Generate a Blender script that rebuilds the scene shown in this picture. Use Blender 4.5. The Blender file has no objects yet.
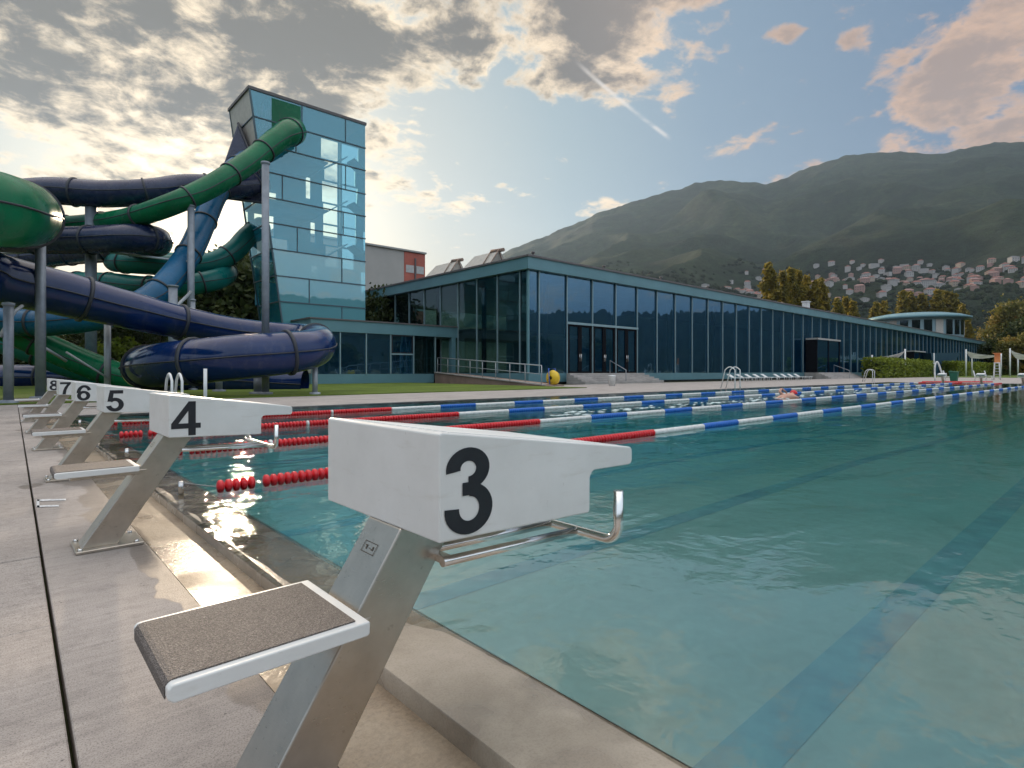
import bpy, bmesh, math, random
from mathutils import Vector, Matrix, noise as mnoise
R = math.radians
S = bpy.context.scene
COL = S.collection
CY, SY = math.cos(R(42)), math.sin(R(42))
F, HOR, H = 569.0, 371.6, 0.90

# ------------------------------------------------------------------ helpers
def at(px, py, d):
    lat = (px - 512) / F * d
    return Vector((CY * lat + SY * d, -SY * lat + CY * d, H + (HOR - py) / F * d))

def xofY(px, Y):
    r = (px - 512) / F
    return (SY * Y + r * CY * Y) / (CY - r * SY)

def yofX(px, X):
    r = (px - 512) / F
    return X * (CY - r * SY) / (SY + r * CY)

ORG = {}

class MB:
    def __init__(s):
        s.v = []; s.f = []; s.m = []; s.sm = []
    def add(s, vs, fs, mi=0, smooth=False):
        b = len(s.v); s.v += [tuple(v) for v in vs]
        for f in fs:
            s.f.append(tuple(i + b for i in f)); s.m.append(mi); s.sm.append(smooth)
        return s
    def box(s, x0, x1, y0, y1, z0, z1, mi=0):
        vs = [(x, y, z) for z in (z0, z1) for y in (y0, y1) for x in (x0, x1)]
        return s.add(vs, [(0, 2, 3, 1), (4, 5, 7, 6), (0, 1, 5, 4), (2, 6, 7, 3), (0, 4, 6, 2), (1, 3, 7, 5)], mi)
    def hexa(s, p, mi=0):   # p: 4 bottom (ccw), 4 top
        return s.add(p, [(3, 2, 1, 0), (4, 5, 6, 7), (0, 1, 5, 4), (1, 2, 6, 5), (2, 3, 7, 6), (3, 0, 4, 7)], mi)
    def sheet(s, x0, x1, y0, y1, z, mi=0):
        return s.add([(x0, y0, z), (x1, y0, z), (x1, y1, z), (x0, y1, z)], [(0, 1, 2, 3)], mi)
    def tube(s, pts, r, n=10, mi=0, cap=True, closed=False):
        pts = [Vector(p) for p in pts]; N = len(pts)
        rs = r if isinstance(r, (list, tuple)) else [r] * N
        tang = []
        for i in range(N):
            a = pts[(i - 1) % N] if (closed or i > 0) else pts[i]
            b = pts[(i + 1) % N] if (closed or i < N - 1) else pts[i]
            tang.append((b - a).normalized())
        up = Vector((0, 0, 1)) if abs(tang[0].z) < .9 else Vector((1, 0, 0))
        u = (up - tang[0] * up.dot(tang[0])).normalized()
        vs = []; fs = []
        for i in range(N):
            t = tang[i]; u = (u - t * u.dot(t)).normalized(); w = t.cross(u)
            for k in range(n):
                a = 2 * math.pi * k / n
                vs.append(pts[i] + (u * math.cos(a) + w * math.sin(a)) * rs[i])
        M = N if closed else N - 1
        for i in range(M):
            j = (i + 1) % N
            for k in range(n):
                l = (k + 1) % n
                fs.append((i * n + k, i * n + l, j * n + l, j * n + k))
        s.add(vs, fs, mi, True)
        if cap and not closed:
            b = len(s.v) - N * n
            s.f.append(tuple(b + k for k in reversed(range(n)))); s.m.append(mi); s.sm.append(False)
            s.f.append(tuple(b + (N - 1) * n + k for k in range(n))); s.m.append(mi); s.sm.append(False)
        return s
    def lathe(s, prof, c=(0, 0, 0), n=16, mi=0, axis='z', smooth=True):
        vs = []; fs = []
        for (r, z) in prof:
            for k in range(n):
                a = 2 * math.pi * k / n
                if axis == 'z': vs.append((c[0] + r * math.cos(a), c[1] + r * math.sin(a), c[2] + z))
                else: vs.append((c[0] + z, c[1] + r * math.cos(a), c[2] + r * math.sin(a)))
        for i in range(len(prof) - 1):
            for k in range(n):
                l = (k + 1) % n
                fs.append((i * n + k, i * n + l, (i + 1) * n + l, (i + 1) * n + k))
        return s.add(vs, fs, mi, smooth)
    def prism(s, prof, y0, y1, mi=0):   # profile in x,z, ccw seen from -y
        n = len(prof)
        vs = [(x, y0, z) for x, z in prof] + [(x, y1, z) for x, z in prof]
        fs = [tuple(range(n)), tuple(reversed(range(n, 2 * n)))]
        fs += [(i, i + n, (i + 1) % n + n, (i + 1) % n) for i in range(n)]
        return s.add(vs, fs, mi)
    def build(s, name, mats, parent=None, bevel=0, seg=2, fix=False, recalc=True):
        me = bpy.data.meshes.new(name)
        off = Vector((0, 0, 0))
        if parent is not None: off = ORG.get(parent.name, Vector((0, 0, 0)))
        me.from_pydata([tuple(Vector(v) - off) for v in s.v], [], s.f)
        if not isinstance(mats, (list, tuple)): mats = [mats]
        for m in mats: me.materials.append(m)
        me.polygons.foreach_set('material_index', s.m)
        me.polygons.foreach_set('use_smooth', s.sm)
        if bevel or recalc:
            bm = bmesh.new(); bm.from_mesh(me)
            if bevel:
                es = [e for e in bm.edges if len(e.link_faces) == 2 and e.calc_face_angle(0) > .5]
                bmesh.ops.bevel(bm, geom=es, offset=bevel, segments=seg, affect='EDGES', profile=.5, clamp_overlap=True)
            if len(bm.faces) < 60000 and recalc: bmesh.ops.recalc_face_normals(bm, faces=bm.faces)
            bm.to_mesh(me); bm.free()
        me.update()
        o = bpy.data.objects.new(name, me); COL.objects.link(o)
        if parent is not None:
            o.parent = parent; ORG[o.name] = off
        return o

def tag(o, label=None, cat=None, group=None, kind=None):
    if label: o['label'] = label
    if cat: o['category'] = cat
    if group: o['group'] = group
    if kind: o['kind'] = kind
    return o

def empty(name, loc, label=None, cat=None, group=None):
    o = bpy.data.objects.new(name, None); COL.objects.link(o)
    o.location = loc; o.empty_display_size = .2
    ORG[o.name] = Vector(loc)
    return tag(o, label, cat, group)

def kids(o): return [c for c in bpy.data.objects if c.parent == o]
CH = {}
_tr = random.Random(77)
def jit(): return _tr.uniform(-.018, .018)
def copy_tree(o, parent=None, skip=()):
    c = o.copy(); COL.objects.link(c)
    if parent is not None: c.parent = parent
    for ch in (kids(o)):
        if ch.name.split('.')[0] in skip: continue
        copy_tree(ch, c)
    return c

def spline(pts, n):
    pts = [Vector(p) for p in pts]
    P = [pts[0] * 2 - pts[1]] + pts + [pts[-1] * 2 - pts[-2]]
    out = []
    for i in range(1, len(P) - 2):
        for k in range(n):
            t = k / n
            a, b, c, d = P[i - 1], P[i], P[i + 1], P[i + 2]
            out.append(.5 * ((2 * b) + (c - a) * t + (2 * a - 5 * b + 4 * c - d) * t * t + (3 * b - a - 3 * c + d) * t ** 3))
    out.append(pts[-1]); return out

# ------------------------------------------------------------------ materials
def newmat(name):
    m = bpy.data.materials.new(name); m.use_nodes = True
    nt = m.node_tree; nt.nodes.clear()
    out = nt.nodes.new('ShaderNodeOutputMaterial')
    return m, nt, out

def N(nt, t, **kw):
    n = nt.nodes.new(t)
    for k, v in kw.items():
        if k.startswith('i_'):
            key = k[2:]; key = int(key) if key.isdigit() else key.replace('_', ' ')
            n.inputs[key].default_value = v
        else: setattr(n, k, v)
    return n

def ramp(nt, src, stops):
    r = nt.nodes.new('ShaderNodeValToRGB'); cr = r.color_ramp
    while len(cr.elements) > 1: cr.elements.remove(cr.elements[-1])
    for i, (p, c) in enumerate(stops):
        e = cr.elements[0] if i == 0 else cr.elements.new(p)
        e.position = p
        if not isinstance(c, (tuple, list)): c = (c, c, c)
        e.color = (c[0], c[1], c[2], 1)
    nt.links.new(src, r.inputs[0]); return r.outputs[0]

def coords(nt, scale=(1, 1, 1), kind='Object'):
    tc = nt.nodes.new('ShaderNodeTexCoord'); mp = nt.nodes.new('ShaderNodeMapping')
    mp.inputs['Scale'].default_value = scale
    nt.links.new(tc.outputs[kind], mp.inputs[0]); return mp.outputs[0]

def nz(nt, vec, scale, detail=4, rough=.55, dist=0):
    n = N(nt, 'ShaderNodeTexNoise'); n.inputs['Scale'].default_value = scale
    n.inputs['Detail'].default_value = detail; n.inputs['Roughness'].default_value = rough
    n.inputs['Distortion'].default_value = dist
    nt.links.new(vec, n.inputs['Vector']); return n.outputs['Fac']

def mixc(nt, fac, a, b, mode='MIX'):
    m = nt.nodes.new('ShaderNodeMix'); m.data_type = 'RGBA'; m.blend_type = mode
    for inp, v in ((m.inputs[0], fac), (m.inputs[6], a), (m.inputs[7], b)):
        if hasattr(v, 'links') or isinstance(v, bpy.types.NodeSocket): nt.links.new(v, inp)
        elif isinstance(v, (tuple, list)): inp.default_value = (v[0], v[1], v[2], 1)
        else: inp.default_value = v
    return m.outputs[2]

def mth(nt, op, a, b=0.0, c=None, clamp=False):
    m = nt.nodes.new('ShaderNodeMath'); m.operation = op; m.use_clamp = clamp
    for i, v in enumerate((a, b) if c is None else (a, b, c)):
        if isinstance(v, bpy.types.NodeSocket): nt.links.new(v, m.inputs[i])
        else: m.inputs[i].default_value = v
    return m.outputs[0]

def smooth(nt, v, lo, hi):
    m = nt.nodes.new('ShaderNodeMapRange'); m.interpolation_type = 'SMOOTHSTEP'
    nt.links.new(v, m.inputs[0]); m.inputs[1].default_value = lo; m.inputs[2].default_value = hi
    return m.outputs[0]

def bump(nt, h, strength, dist=.01):
    b = nt.nodes.new('ShaderNodeBump'); b.inputs['Strength'].default_value = strength
    b.inputs['Distance'].default_value = dist; nt.links.new(h, b.inputs['Height']); return b.outputs[0]

def pbr(nt, out, color, rough=.5, metal=0, normal=None, spec=None, **kw):
    p = nt.nodes.new('ShaderNodeBsdfPrincipled')
    for k, v in (('Base Color', color), ('Roughness', rough), ('Metallic', metal)):
        if isinstance(v, bpy.types.NodeSocket): nt.links.new(v, p.inputs[k])
        elif isinstance(v, (tuple, list)): p.inputs[k].default_value = (v[0], v[1], v[2], 1)
        else: p.inputs[k].default_value = v
    if spec is not None: p.inputs['Specular IOR Level'].default_value = spec
    for k, v in kw.items(): p.inputs[k.replace('_', ' ')].default_value = v
    if normal is not None: nt.links.new(normal, p.inputs['Normal'])
    if out is not None: nt.links.new(p.outputs[0], out.inputs[0])
    return p

def simple(name, col, rough=.5, metal=0, var=.12, scale=3, bmp=0, bscale=80, spec=None):
    m, nt, out = newmat(name)
    v = coords(nt)
    f = nz(nt, v, scale, 5)
    d = tuple(max(0, c * (1 - var)) for c in col); l = tuple(min(1, c * (1 + var)) for c in col)
    c = ramp(nt, f, [(.3, d), (.7, l)])
    nrm = bump(nt, nz(nt, v, bscale, 3), bmp, .01) if bmp else None
    rr = ramp(nt, nz(nt, v, scale * 2.3, 4), [(.3, max(0, rough * .85)), (.7, min(1, rough * 1.2))])
    pbr(nt, out, c, rr, metal, nrm, spec)
    return m

M = {}
# -- concrete deck with stains and wet patches
def deck_mat(name, base, wetx=True):
    m, nt, out = newmat(name); v = coords(nt)
    big = nz(nt, v, 1.1, 6, .65); fine = nz(nt, v, 230, 2, .7); mid = nz(nt, v, 14, 6, .7, .3)
    b = base
    c = ramp(nt, big, [(.3, tuple(x * .78 for x in b)), (.7, tuple(x * 1.18 for x in b))])
    c = mixc(nt, .75, c, ramp(nt, mid, [(.25, .62), (.5, 1), (.8, 1.0)]), 'MULTIPLY')
    c = mixc(nt, .65, c, ramp(nt, fine, [(.34, .3), (.5, 1), (.7, 1.12)]), 'MULTIPLY')
    # pock marks
    vo = N(nt, 'ShaderNodeTexVoronoi'); vo.inputs['Scale'].default_value = 26; nt.links.new(v, vo.inputs['Vector'])
    pk = mth(nt, 'MULTIPLY', smooth(nt, vo.outputs['Distance'], .13, .06), smooth(nt, nz(nt, v, 5, 2), .55, .62))
    c = mixc(nt, mth(nt, 'MULTIPLY', pk, .7), c, (.05, .042, .036))
    # run-off streaks across the slab
    st = nz(nt, coords(nt, (1.2, 28, 1)), 2.0, 4, .6)
    c = mixc(nt, .5, c, ramp(nt, st, [(.3, .7), (.6, 1.05)]), 'MULTIPLY')
    rough = .82
    if wetx:
        sep = N(nt, 'ShaderNodeSeparateXYZ'); tc = nt.nodes.new('ShaderNodeTexCoord'); nt.links.new(tc.outputs['Object'], sep.inputs[0])
        edge = smooth(nt, sep.outputs[0], .28, .62)
        wn = nz(nt, v, 1.35, 3, .5, .4)
        w = mth(nt, 'ADD', mth(nt, 'MULTIPLY', edge, .34), wn)
        wet = smooth(nt, w, .66, .685)
        c = mixc(nt, mth(nt, 'MULTIPLY', wet, .62), c, mixc(nt, 1, c, (.42, .37, .33), 'MULTIPLY'))
        rough = ramp(nt, wet, [(0, .8), (1, .42)])
    h = mth(nt, 'ADD', fine, mth(nt, 'MULTIPLY', mid, 1.5))
    pbr(nt, out, c, rough, 0, bump(nt, h, .35, .004))
    return m
M['deck'] = deck_mat('concrete_deck', (.41, .358, .322))
M['deck_far'] = deck_mat('concrete_far', (.43, .385, .355), False)
# -- wet gutter
def gutter_mat():
    m, nt, out = newmat('wet_gutter'); v = coords(nt)
    big = nz(nt, v, 2.2, 6, .6); fine = nz(nt, v, 90, 4, .7)
    c = ramp(nt, big, [(.3, (.22, .16, .11)), (.5, (.38, .29, .20)), (.75, (.46, .37, .27))])
    c = mixc(nt, .6, c, ramp(nt, fine, [(.3, .6), (.6, 1.05)]), 'MULTIPLY')
    wet = smooth(nt, nz(nt, v, 1.6, 3, .5), .40, .56)
    rr = ramp(nt, wet, [(0, .52), (1, .17)])
    h = mth(nt, 'ADD', nz(nt, v, 30, 4, .6), mth(nt, 'MULTIPLY', fine, .4))
    pbr(nt, out, c, rr, 0, bump(nt, h, .28, .01), .45, Coat_Weight=.25, Coat_Roughness=.24, Coat_IOR=1.6)
    return m
M['gutter'] = gutter_mat()
def coping_mat():
    m, nt, out = newmat('coping_stone'); v = coords(nt)
    big = nz(nt, v, 3.1, 6, .6, .3); fine = nz(nt, v, 160, 3, .7)
    c = ramp(nt, big, [(.28, (.27, .22, .165)), (.55, (.41, .345, .27)), (.75, (.48, .41, .335))])
    c = mixc(nt, .45, c, ramp(nt, fine, [(.3, .6), (.55, 1.04)]), 'MULTIPLY')
    wet = smooth(nt, nz(nt, v, 2.4, 3, .5), .42, .5)
    c = mixc(nt, mth(nt, 'MULTIPLY', wet, .4), c, mixc(nt, 1, c, (.55, .5, .46), 'MULTIPLY'))
    rr = ramp(nt, wet, [(0, .55), (1, .2)])
    pbr(nt, out, c, rr, 0, bump(nt, mth(nt, 'ADD', fine, nz(nt, v, 22, 3)), .22, .004), .6)
    return m
M['coping'] = coping_mat()
M['joint'] = simple('joint_dark', (.02, .018, .016), .9)
M['panel_w'] = simple('worn_white_paint', (.6, .6, .6), .7, var=.35, scale=60)
M['grass'] = None
def grass_mat():
    m, nt, out = newmat('lawn_grass'); v = coords(nt)
    a = nz(nt, v, .35, 5, .6); b = nz(nt, v, 9, 5, .7)
    c = ramp(nt, a, [(.3, (.08, .12, .02)), (.6, (.14, .20, .03)), (.8, (.20, .21, .05))])
    c = mixc(nt, .7, c, ramp(nt, b, [(.3, .5), (.7, 1.15)]), 'MULTIPLY')
    pbr(nt, out, c, .85, 0, bump(nt, b, .8, .05), .2)
    return m
M['grass'] = grass_mat()
def ground_mat():
    m, nt, out = newmat('earth_ground'); v = coords(nt)
    a = nz(nt, v, .08, 6, .6); b = nz(nt, v, 3, 5, .7)
    c = ramp(nt, a, [(.35, (.055, .07, .022)), (.5, (.10, .10, .05)), (.7, (.16, .13, .09))])
    c = mixc(nt, .7, c, ramp(nt, b, [(.3, .55), (.7, 1.1)]), 'MULTIPLY')
    pbr(nt, out, c, .9, 0, None, .2)
    return m
M['earth'] = ground_mat()
# -- white glass-fibre of the blocks
def grp():
    m, nt, out = newmat('white_fibreglass'); v = coords(nt)
    c = ramp(nt, nz(nt, v, 5, 6, .6), [(.3, (.66, .66, .64)), (.7, (.76, .76, .745))])
    sm = smooth(nt, nz(nt, coords(nt, (3, 3, 14)), 2.4, 5, .65), .56, .78)
    c = mixc(nt, mth(nt, 'MULTIPLY', sm, .35), c, (.52, .49, .43))
    dirt = smooth(nt, nz(nt, v, 75, 3, .6), .68, .74)
    c = mixc(nt, mth(nt, 'MULTIPLY', dirt, .25), c, (.4, .37, .32))
    pbr(nt, out, c, ramp(nt, nz(nt, v, 9, 4), [(.3, .30), (.7, .46)]), 0, bump(nt, nz(nt, v, 26, 3), .05, .004), .5)
    return m
M['white'] = grp()
def steel(name, ax, base=(.52, .47, .41), r0=.24):
    m, nt, out = newmat(name)
    v = coords(nt, ax)
    br = nz(nt, v, 6, 4, .6); w = nz(nt, coords(nt), 7, 5, .6)
    c = ramp(nt, w, [(.3, tuple(x * .82 for x in base)), (.7, tuple(x * 1.12 for x in base))])
    spots = smooth(nt, nz(nt, coords(nt), 45, 3, .6), .64, .72)
    c = mixc(nt, mth(nt, 'MULTIPLY', spots, .35), c, (.25, .21, .17))
    rr = ramp(nt, mth(nt, 'ADD', mth(nt, 'MULTIPLY', br, .5), mth(nt, 'MULTIPLY', w, .5)), [(.3, r0), (.7, r0 + .16)])
    pbr(nt, out, c, rr, 1, bump(nt, br, .09, .002))
    return m
M['steel'] = steel('brushed_steel', (8, 8, 60))
M['chrome'] = steel('polished_steel', (3, 3, 3), (.80, .78, .75), .1)
def grit():
    m, nt, out = newmat('grit_tread'); v = coords(nt)
    a = nz(nt, v, 420, 2, .8)
    vo = N(nt, 'ShaderNodeTexVoronoi'); vo.inputs['Scale'].default_value = 330; nt.links.new(v, vo.inputs['Vector'])
    c = ramp(nt, a, [(.32, (.045, .038, .034)), (.5, (.12, .10, .09)), (.62, (.22, .19, .17)), (.75, (.42, .37, .33))])
    c = mixc(nt, .6, c, ramp(nt, nz(nt, v, 9, 5), [(.3, .75), (.7, 1.1)]), 'MULTIPLY')
    pbr(nt, out, c, .7, 0, bump(nt, vo.outputs['Distance'], .9, .002), .5)
    return m
M['grit'] = grit()
M['black'] = simple('black_paint', (.012, .013, .018), .45)
M['dblack'] = simple('door_frame_black', (.008, .009, .012), .9, spec=.1)
M['label'] = simple('label_mark', (.09, .07, .05), .6)
M['red'] = simple('red_float', (.62, .018, .025), .28, var=.12, scale=12)
M['wfloat'] = simple('white_float', (.68, .68, .66), .35, var=.08, scale=6)
M['bfloat'] = simple('blue_float', (.01, .13, .50), .32, var=.1, scale=6)
M['cable'] = simple('cable', (.3, .3, .3), .5)
# slide fibreglass
def slide_mat(name, col, rough=.25, trans=.0):
    m, nt, out = newmat(name); v = coords(nt)
    c = ramp(nt, nz(nt, v, .5, 6, .6), [(.3, tuple(x * .78 for x in col)), (.7, tuple(x * 1.2 for x in col))])
    dirt = smooth(nt, nz(nt, coords(nt, (1, 1, .35)), 2.6, 6, .7), .52, .75)
    c = mixc(nt, mth(nt, 'MULTIPLY', dirt, .22), c, (.16, .16, .17))
    p = pbr(nt, None, c, ramp(nt, nz(nt, v, 1.7, 5), [(.3, rough * .8), (.7, rough * 1.7)]), 0, bump(nt, nz(nt, v, 2.5, 3), .06, .05), .5)
    if trans:
        t = N(nt, 'ShaderNodeBsdfTranslucent'); nt.links.new(c, t.inputs[0])
        mx = N(nt, 'ShaderNodeMixShader'); mx.inputs[0].default_value = trans
        nt.links.new(p.outputs[0], mx.inputs[1]); nt.links.new(t.outputs[0], mx.inputs[2]); nt.links.new(mx.outputs[0], out.inputs[0])
    else: nt.links.new(p.outputs[0], out.inputs[0])
    return m
M['s_blue'] = slide_mat('slide_navy', (.003, .020, .095), .10)
M['s_purple'] = slide_mat('slide_purple', (.010, .019, .062), .22)
M['s_azure'] = slide_mat('slide_azure', (.003, .13, .28), .25, .25)
M['s_teal'] = slide_mat('slide_teal', (.006, .22, .20), .28, .3)
M['s_green'] = slide_mat('slide_green', (.004, .24, .10), .2, .45)
M['s_greengrey'] = slide_mat('slide_moss', (.07, .12, .10), .3, .15)
M['flange'] = simple('flange_dark', (.03, .035, .045), .5)
M['post'] = simple('galvanised', (.22, .25, .29), .5, metal=.35, var=.15, scale=4)
M['post_l'] = simple('galvanised_light', (.36, .39, .42), .5, metal=.3, var=.12, scale=4)
M['frame'] = simple('teal_fascia', (.12, .25, .29), .42, metal=.1, var=.08, scale=.6)
M['mull'] = simple('mullion', (.26, .38, .42), .4, metal=.3, var=.08)
M['roofdark'] = simple('roof_dark', (.13, .12, .125), .6)
M['roofgrey'] = simple('roof_grey', (.36, .36, .35), .7)
M['towframe'] = simple('tower_frame', (.07, .12, .15), .5)
M['panel_l'] = simple('panel_pale', (.5, .47, .42), .5)
M['int_wall'] = simple('interior_wall', (.12, .22, .27), .7, var=.3, scale=.3)
M['int_floor'] = simple('interior_floor', (.16, .20, .22), .6)
M['towwall'] = simple('tower_inner', (.10, .42, .62), .5, var=.2, scale=.3)
M['concrete'] = simple('concrete_plain', (.40, .37, .35), .8, var=.2, scale=1.2, bmp=.2)
M['brown'] = simple('brown_concrete', (.27, .19, .15), .8, var=.25, scale=.8)
M['plastic_w'] = simple('white_plastic', (.72, .73, .72), .4)
M['yellow'] = simple('yellow_plastic', (.75, .50, .03), .4)
M['blue_p'] = simple('blue_plastic', (.04, .12, .5), .4)
M['orange'] = simple('orange_paint', (.75, .28, .10), .5)
M['green_p'] = simple('green_plastic', (.01, .12, .07), .5)
M['navy'] = simple('navy_canvas', (.02, .075, .13), .6)
M['sail'] = slide_mat('sail_cloth', (.74, .74, .74), .5, .5)
M['skin'] = simple('skin', (.52, .28, .20), .45)
M['foam'] = simple('foam', (.55, .66, .67), .5, var=.1, scale=20)
M['facade_g'] = simple('grey_render', (.42, .40, .38), .8, var=.08, scale=.3)
M['facade_r'] = simple('red_render', (.42, .12, .09), .8, var=.15, scale=.5)
M['winpale'] = simple('pale_window', (.45, .45, .45), .3)
def glass(name, tint, refl_ior=1.5, clear=.6, base=(.01, .05, .08), wav=.02, gcol=(.78, .93, 1)):
    m, nt, out = newmat(name)
    v = coords(nt, (.6, .6, .25))
    nrm = bump(nt, nz(nt, v, 1.1, 2), wav, 1.0)
    tr = N(nt, 'ShaderNodeBsdfTransparent'); tr.inputs[0].default_value = (*tint, 1)
    df = N(nt, 'ShaderNodeBsdfDiffuse'); df.inputs[0].default_value = (*base, 1)
    m1 = N(nt, 'ShaderNodeMixShader'); m1.inputs[0].default_value = clear
    nt.links.new(df.outputs[0], m1.inputs[1]); nt.links.new(tr.outputs[0], m1.inputs[2])
    gl = N(nt, 'ShaderNodeBsdfGlossy'); gl.inputs['Roughness'].default_value = .015; gl.inputs[0].default_value = (*gcol, 1)
    nt.links.new(nrm, gl.inputs['Normal'])
    fr = N(nt, 'ShaderNodeFresnel'); fr.inputs[0].default_value = refl_ior; nt.links.new(nrm, fr.inputs['Normal'])
    m2 = N(nt, 'ShaderNodeMixShader'); nt.links.new(fr.outputs[0], m2.inputs[0])
    nt.links.new(m1.outputs[0], m2.inputs[1]); nt.links.new(gl.outputs[0], m2.inputs[2]); nt.links.new(m2.outputs[0], out.inputs[0])
    return m
M['glass'] = glass('hall_glass', (.12, .40, .62), 2.9, .80, (.006, .08, .19), .016, (.45, .76, 1))
M['glass_side'] = glass('hall_side_glass', (.13, .30, .30), 1.7, .75, (.008, .02, .025), .012)
M['glass_tower'] = glass('tower_glass', (.78, .98, .96), 2.6, .74, (.05, .62, .88), .01, (.62, .92, 1))
M['glass_pale_sky'] = glass('tower_glass_pale_sky', (.7, .95, .95), 2.8, .45, (.20, .62, .72), .01, (.8, .97, 1))  # paler colour paints a bright cloud reflection onto the tower's lower storeys
def leaf_mat(name, c1, c2, c3, scale=.6):
    m, nt, out = newmat(name)
    v = coords(nt)
    f = nz(nt, v, scale, 4, .7)
    c = ramp(nt, f, [(.32, c1), (.52, c2), (.7, c3)])
    oi = N(nt, 'ShaderNodeObjectInfo')
    c = mixc(nt, .35, c, ramp(nt, oi.outputs['Random'], [(0, (.6, .7, .6)), (1, (1.2, 1.1, .9))]), 'MULTIPLY')
    p = pbr(nt, None, c, .6, 0, None, .25)
    t = N(nt, 'ShaderNodeBsdfTranslucent'); nt.links.new(c, t.inputs[0])
    mx = N(nt, 'ShaderNodeMixShader'); mx.inputs[0].default_value = .35
    nt.links.new(p.outputs[0], mx.inputs[1]); nt.links.new(t.outputs[0], mx.inputs[2]); nt.links.new(mx.outputs[0], out.inputs[0])
    return m
M['leaf'] = leaf_mat('leaf_green', (.02, .032, .012), (.045, .065, .018), (.10, .11, .03))
M['leaf_l'] = leaf_mat('leaf_light', (.07, .10, .015), (.14, .19, .02), (.22, .26, .04))
M['leaf_gold'] = leaf_mat('leaf_gold', (.08, .08, .018), (.24, .19, .03), (.42, .31, .05), .35)
M['leaf_orange'] = leaf_mat('leaf_orange', (.07, .08, .02), (.16, .15, .035), (.42, .24, .06), .18)
M['leaf_hedge'] = leaf_mat('leaf_hedge', (.10, .13, .02), (.22, .27, .035), (.34, .37, .06), .8)
M['bark'] = simple('bark', (.07, .05, .04), .9, var=.3, scale=5)

# -- pool floor + water
POOLFLOOR = -.82
def poolfloor():
    m, nt, out = newmat('pool_floor'); v = coords(nt)
    c = ramp(nt, nz(nt, v, .5, 4), [(.3, (.84, .97, .96)), (.7, (.90, .98, .98))])
    ca = N(nt, 'ShaderNodeTexVoronoi'); ca.feature = 'SMOOTH_F1'; ca.inputs['Scale'].default_value = 2.2; nt.links.new(v, ca.inputs['Vector'])
    c = mixc(nt, .35, c, ramp(nt, nz(nt, v, 6, 4, .6, 1.0), [(.3, .75), (.7, 1.1)]), 'MULTIPLY')
    pbr(nt, out, c, .5)
    return m
M['floor'] = poolfloor()
M['stripe'] = simple('lane_stripe', (.45, .74, .95), .5, var=.2, scale=3)
M['poolwall'] = simple('pool_wall', (.6, .82, .82), .5)
def water(name='pool_water', tint=(.97, 1, 1), ior=2.3):
    m, nt, out = newmat(name)
    v1 = coords(nt, (1.0, 1.9, 1)); v2 = coords(nt, (1.3, 1.0, 1))
    a = nz(nt, v1, .9, 3, .5, .5); b = nz(nt, v2, 5.5, 3, .55, .3); c_ = nz(nt, v1, 22, 2, .5)
    calm = smooth(nt, nz(nt, coords(nt, (.5, 1, 1)), .32, 2), .35, .65)
    h = mth(nt, 'ADD', mth(nt, 'MULTIPLY', a, .75), mth(nt, 'MULTIPLY', mth(nt, 'MULTIPLY', b, mth(nt, 'ADD', mth(nt, 'MULTIPLY', calm, .9), .25)), .22))
    h = mth(nt, 'ADD', h, mth(nt, 'MULTIPLY', c_, .022))
    nrm = bump(nt, h, .28, .11)
    tr = N(nt, 'ShaderNodeBsdfTransparent'); tr.inputs[0].default_value = (*tint, 1)
    gl = N(nt, 'ShaderNodeBsdfGlossy'); gl.inputs['Roughness'].default_value = .0; nt.links.new(nrm, gl.inputs['Normal'])
    fr = N(nt, 'ShaderNodeFresnel'); fr.inputs[0].default_value = ior; nt.links.new(nrm, fr.inputs['Normal'])
    mx = N(nt, 'ShaderNodeMixShader'); nt.links.new(fr.outputs[0], mx.inputs[0])
    nt.links.new(tr.outputs[0], mx.inputs[1]); nt.links.new(gl.outputs[0], mx.inputs[2]); nt.links.new(mx.outputs[0], out.inputs[0])
    va = N(nt, 'ShaderNodeVolumeAbsorption'); va.inputs['Color'].default_value = (.0, .95, .94, 1); va.inputs['Density'].default_value = .24
    nt.links.new(va.outputs[0], out.inputs['Volume'])
    return m
M['water'] = water(); M['film'] = water('shallow_water', (.93, .95, .93), 1.5)

# ------------------------------------------------------------------ setting
PX0, PX1, PY0, PY1 = 1.18, 56.6, -7.5, 14.68
GX0 = .574
# ground sheet with a hole for the pool tank (z=-.07), reaches under the foothills
g = MB(); B = 620
hx0, hx1, hy0, hy1 = GX0 + .0, PX1 + .02, PY0 - .02, PY1 + .02
xs = [-B, hx0, hx1, B]; ys = [-B, hy0, hy1, B]
for i in range(3):
    for j in range(3):
        if i == 1 and j == 1: continue
        g.sheet(xs[i], xs[i + 1], ys[j], ys[j + 1], -.07)
tag(g.build('ground', M['earth']), kind='structure')
# near deck: one long slab right of the open joint, square slabs left of it
def seam(y): return .102 + .0125 * y
d = MB()
ya = -7.5
d.hexa([(seam(ya) + .012, ya, -.06), (GX0, ya, -.06), (GX0, 20.5, -.06), (seam(20.5) + .012, 20.5, -.06),
        (seam(ya) + .012, ya, 0), (GX0, ya, 0), (GX0, 20.5, 0), (seam(20.5) + .012, 20.5, 0)])
o = d.build('deck', M['deck'], bevel=.003, seg=1); tag(o, kind='structure')
d = MB(); random.seed(4)
y = -5.4
while y < 20:
    y1 = y + 1.0 - .006
    for k in range(6):
        ox = -k * 1.45
        sa = seam(y) + ox - (.004 if k else 0); sb = seam(y1) + ox - (.004 if k else 0)
        dz = random.uniform(-.002, .0015)
        d.hexa([(sa - 1.44, y, -.06), (sa, y, -.06), (sb, y1, -.06), (sb - 1.44, y1, -.06),
                (sa - 1.44, y, dz), (sa, y, dz), (sb, y1, dz), (sb - 1.44, y1, dz)])
    y += 1.0
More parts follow.
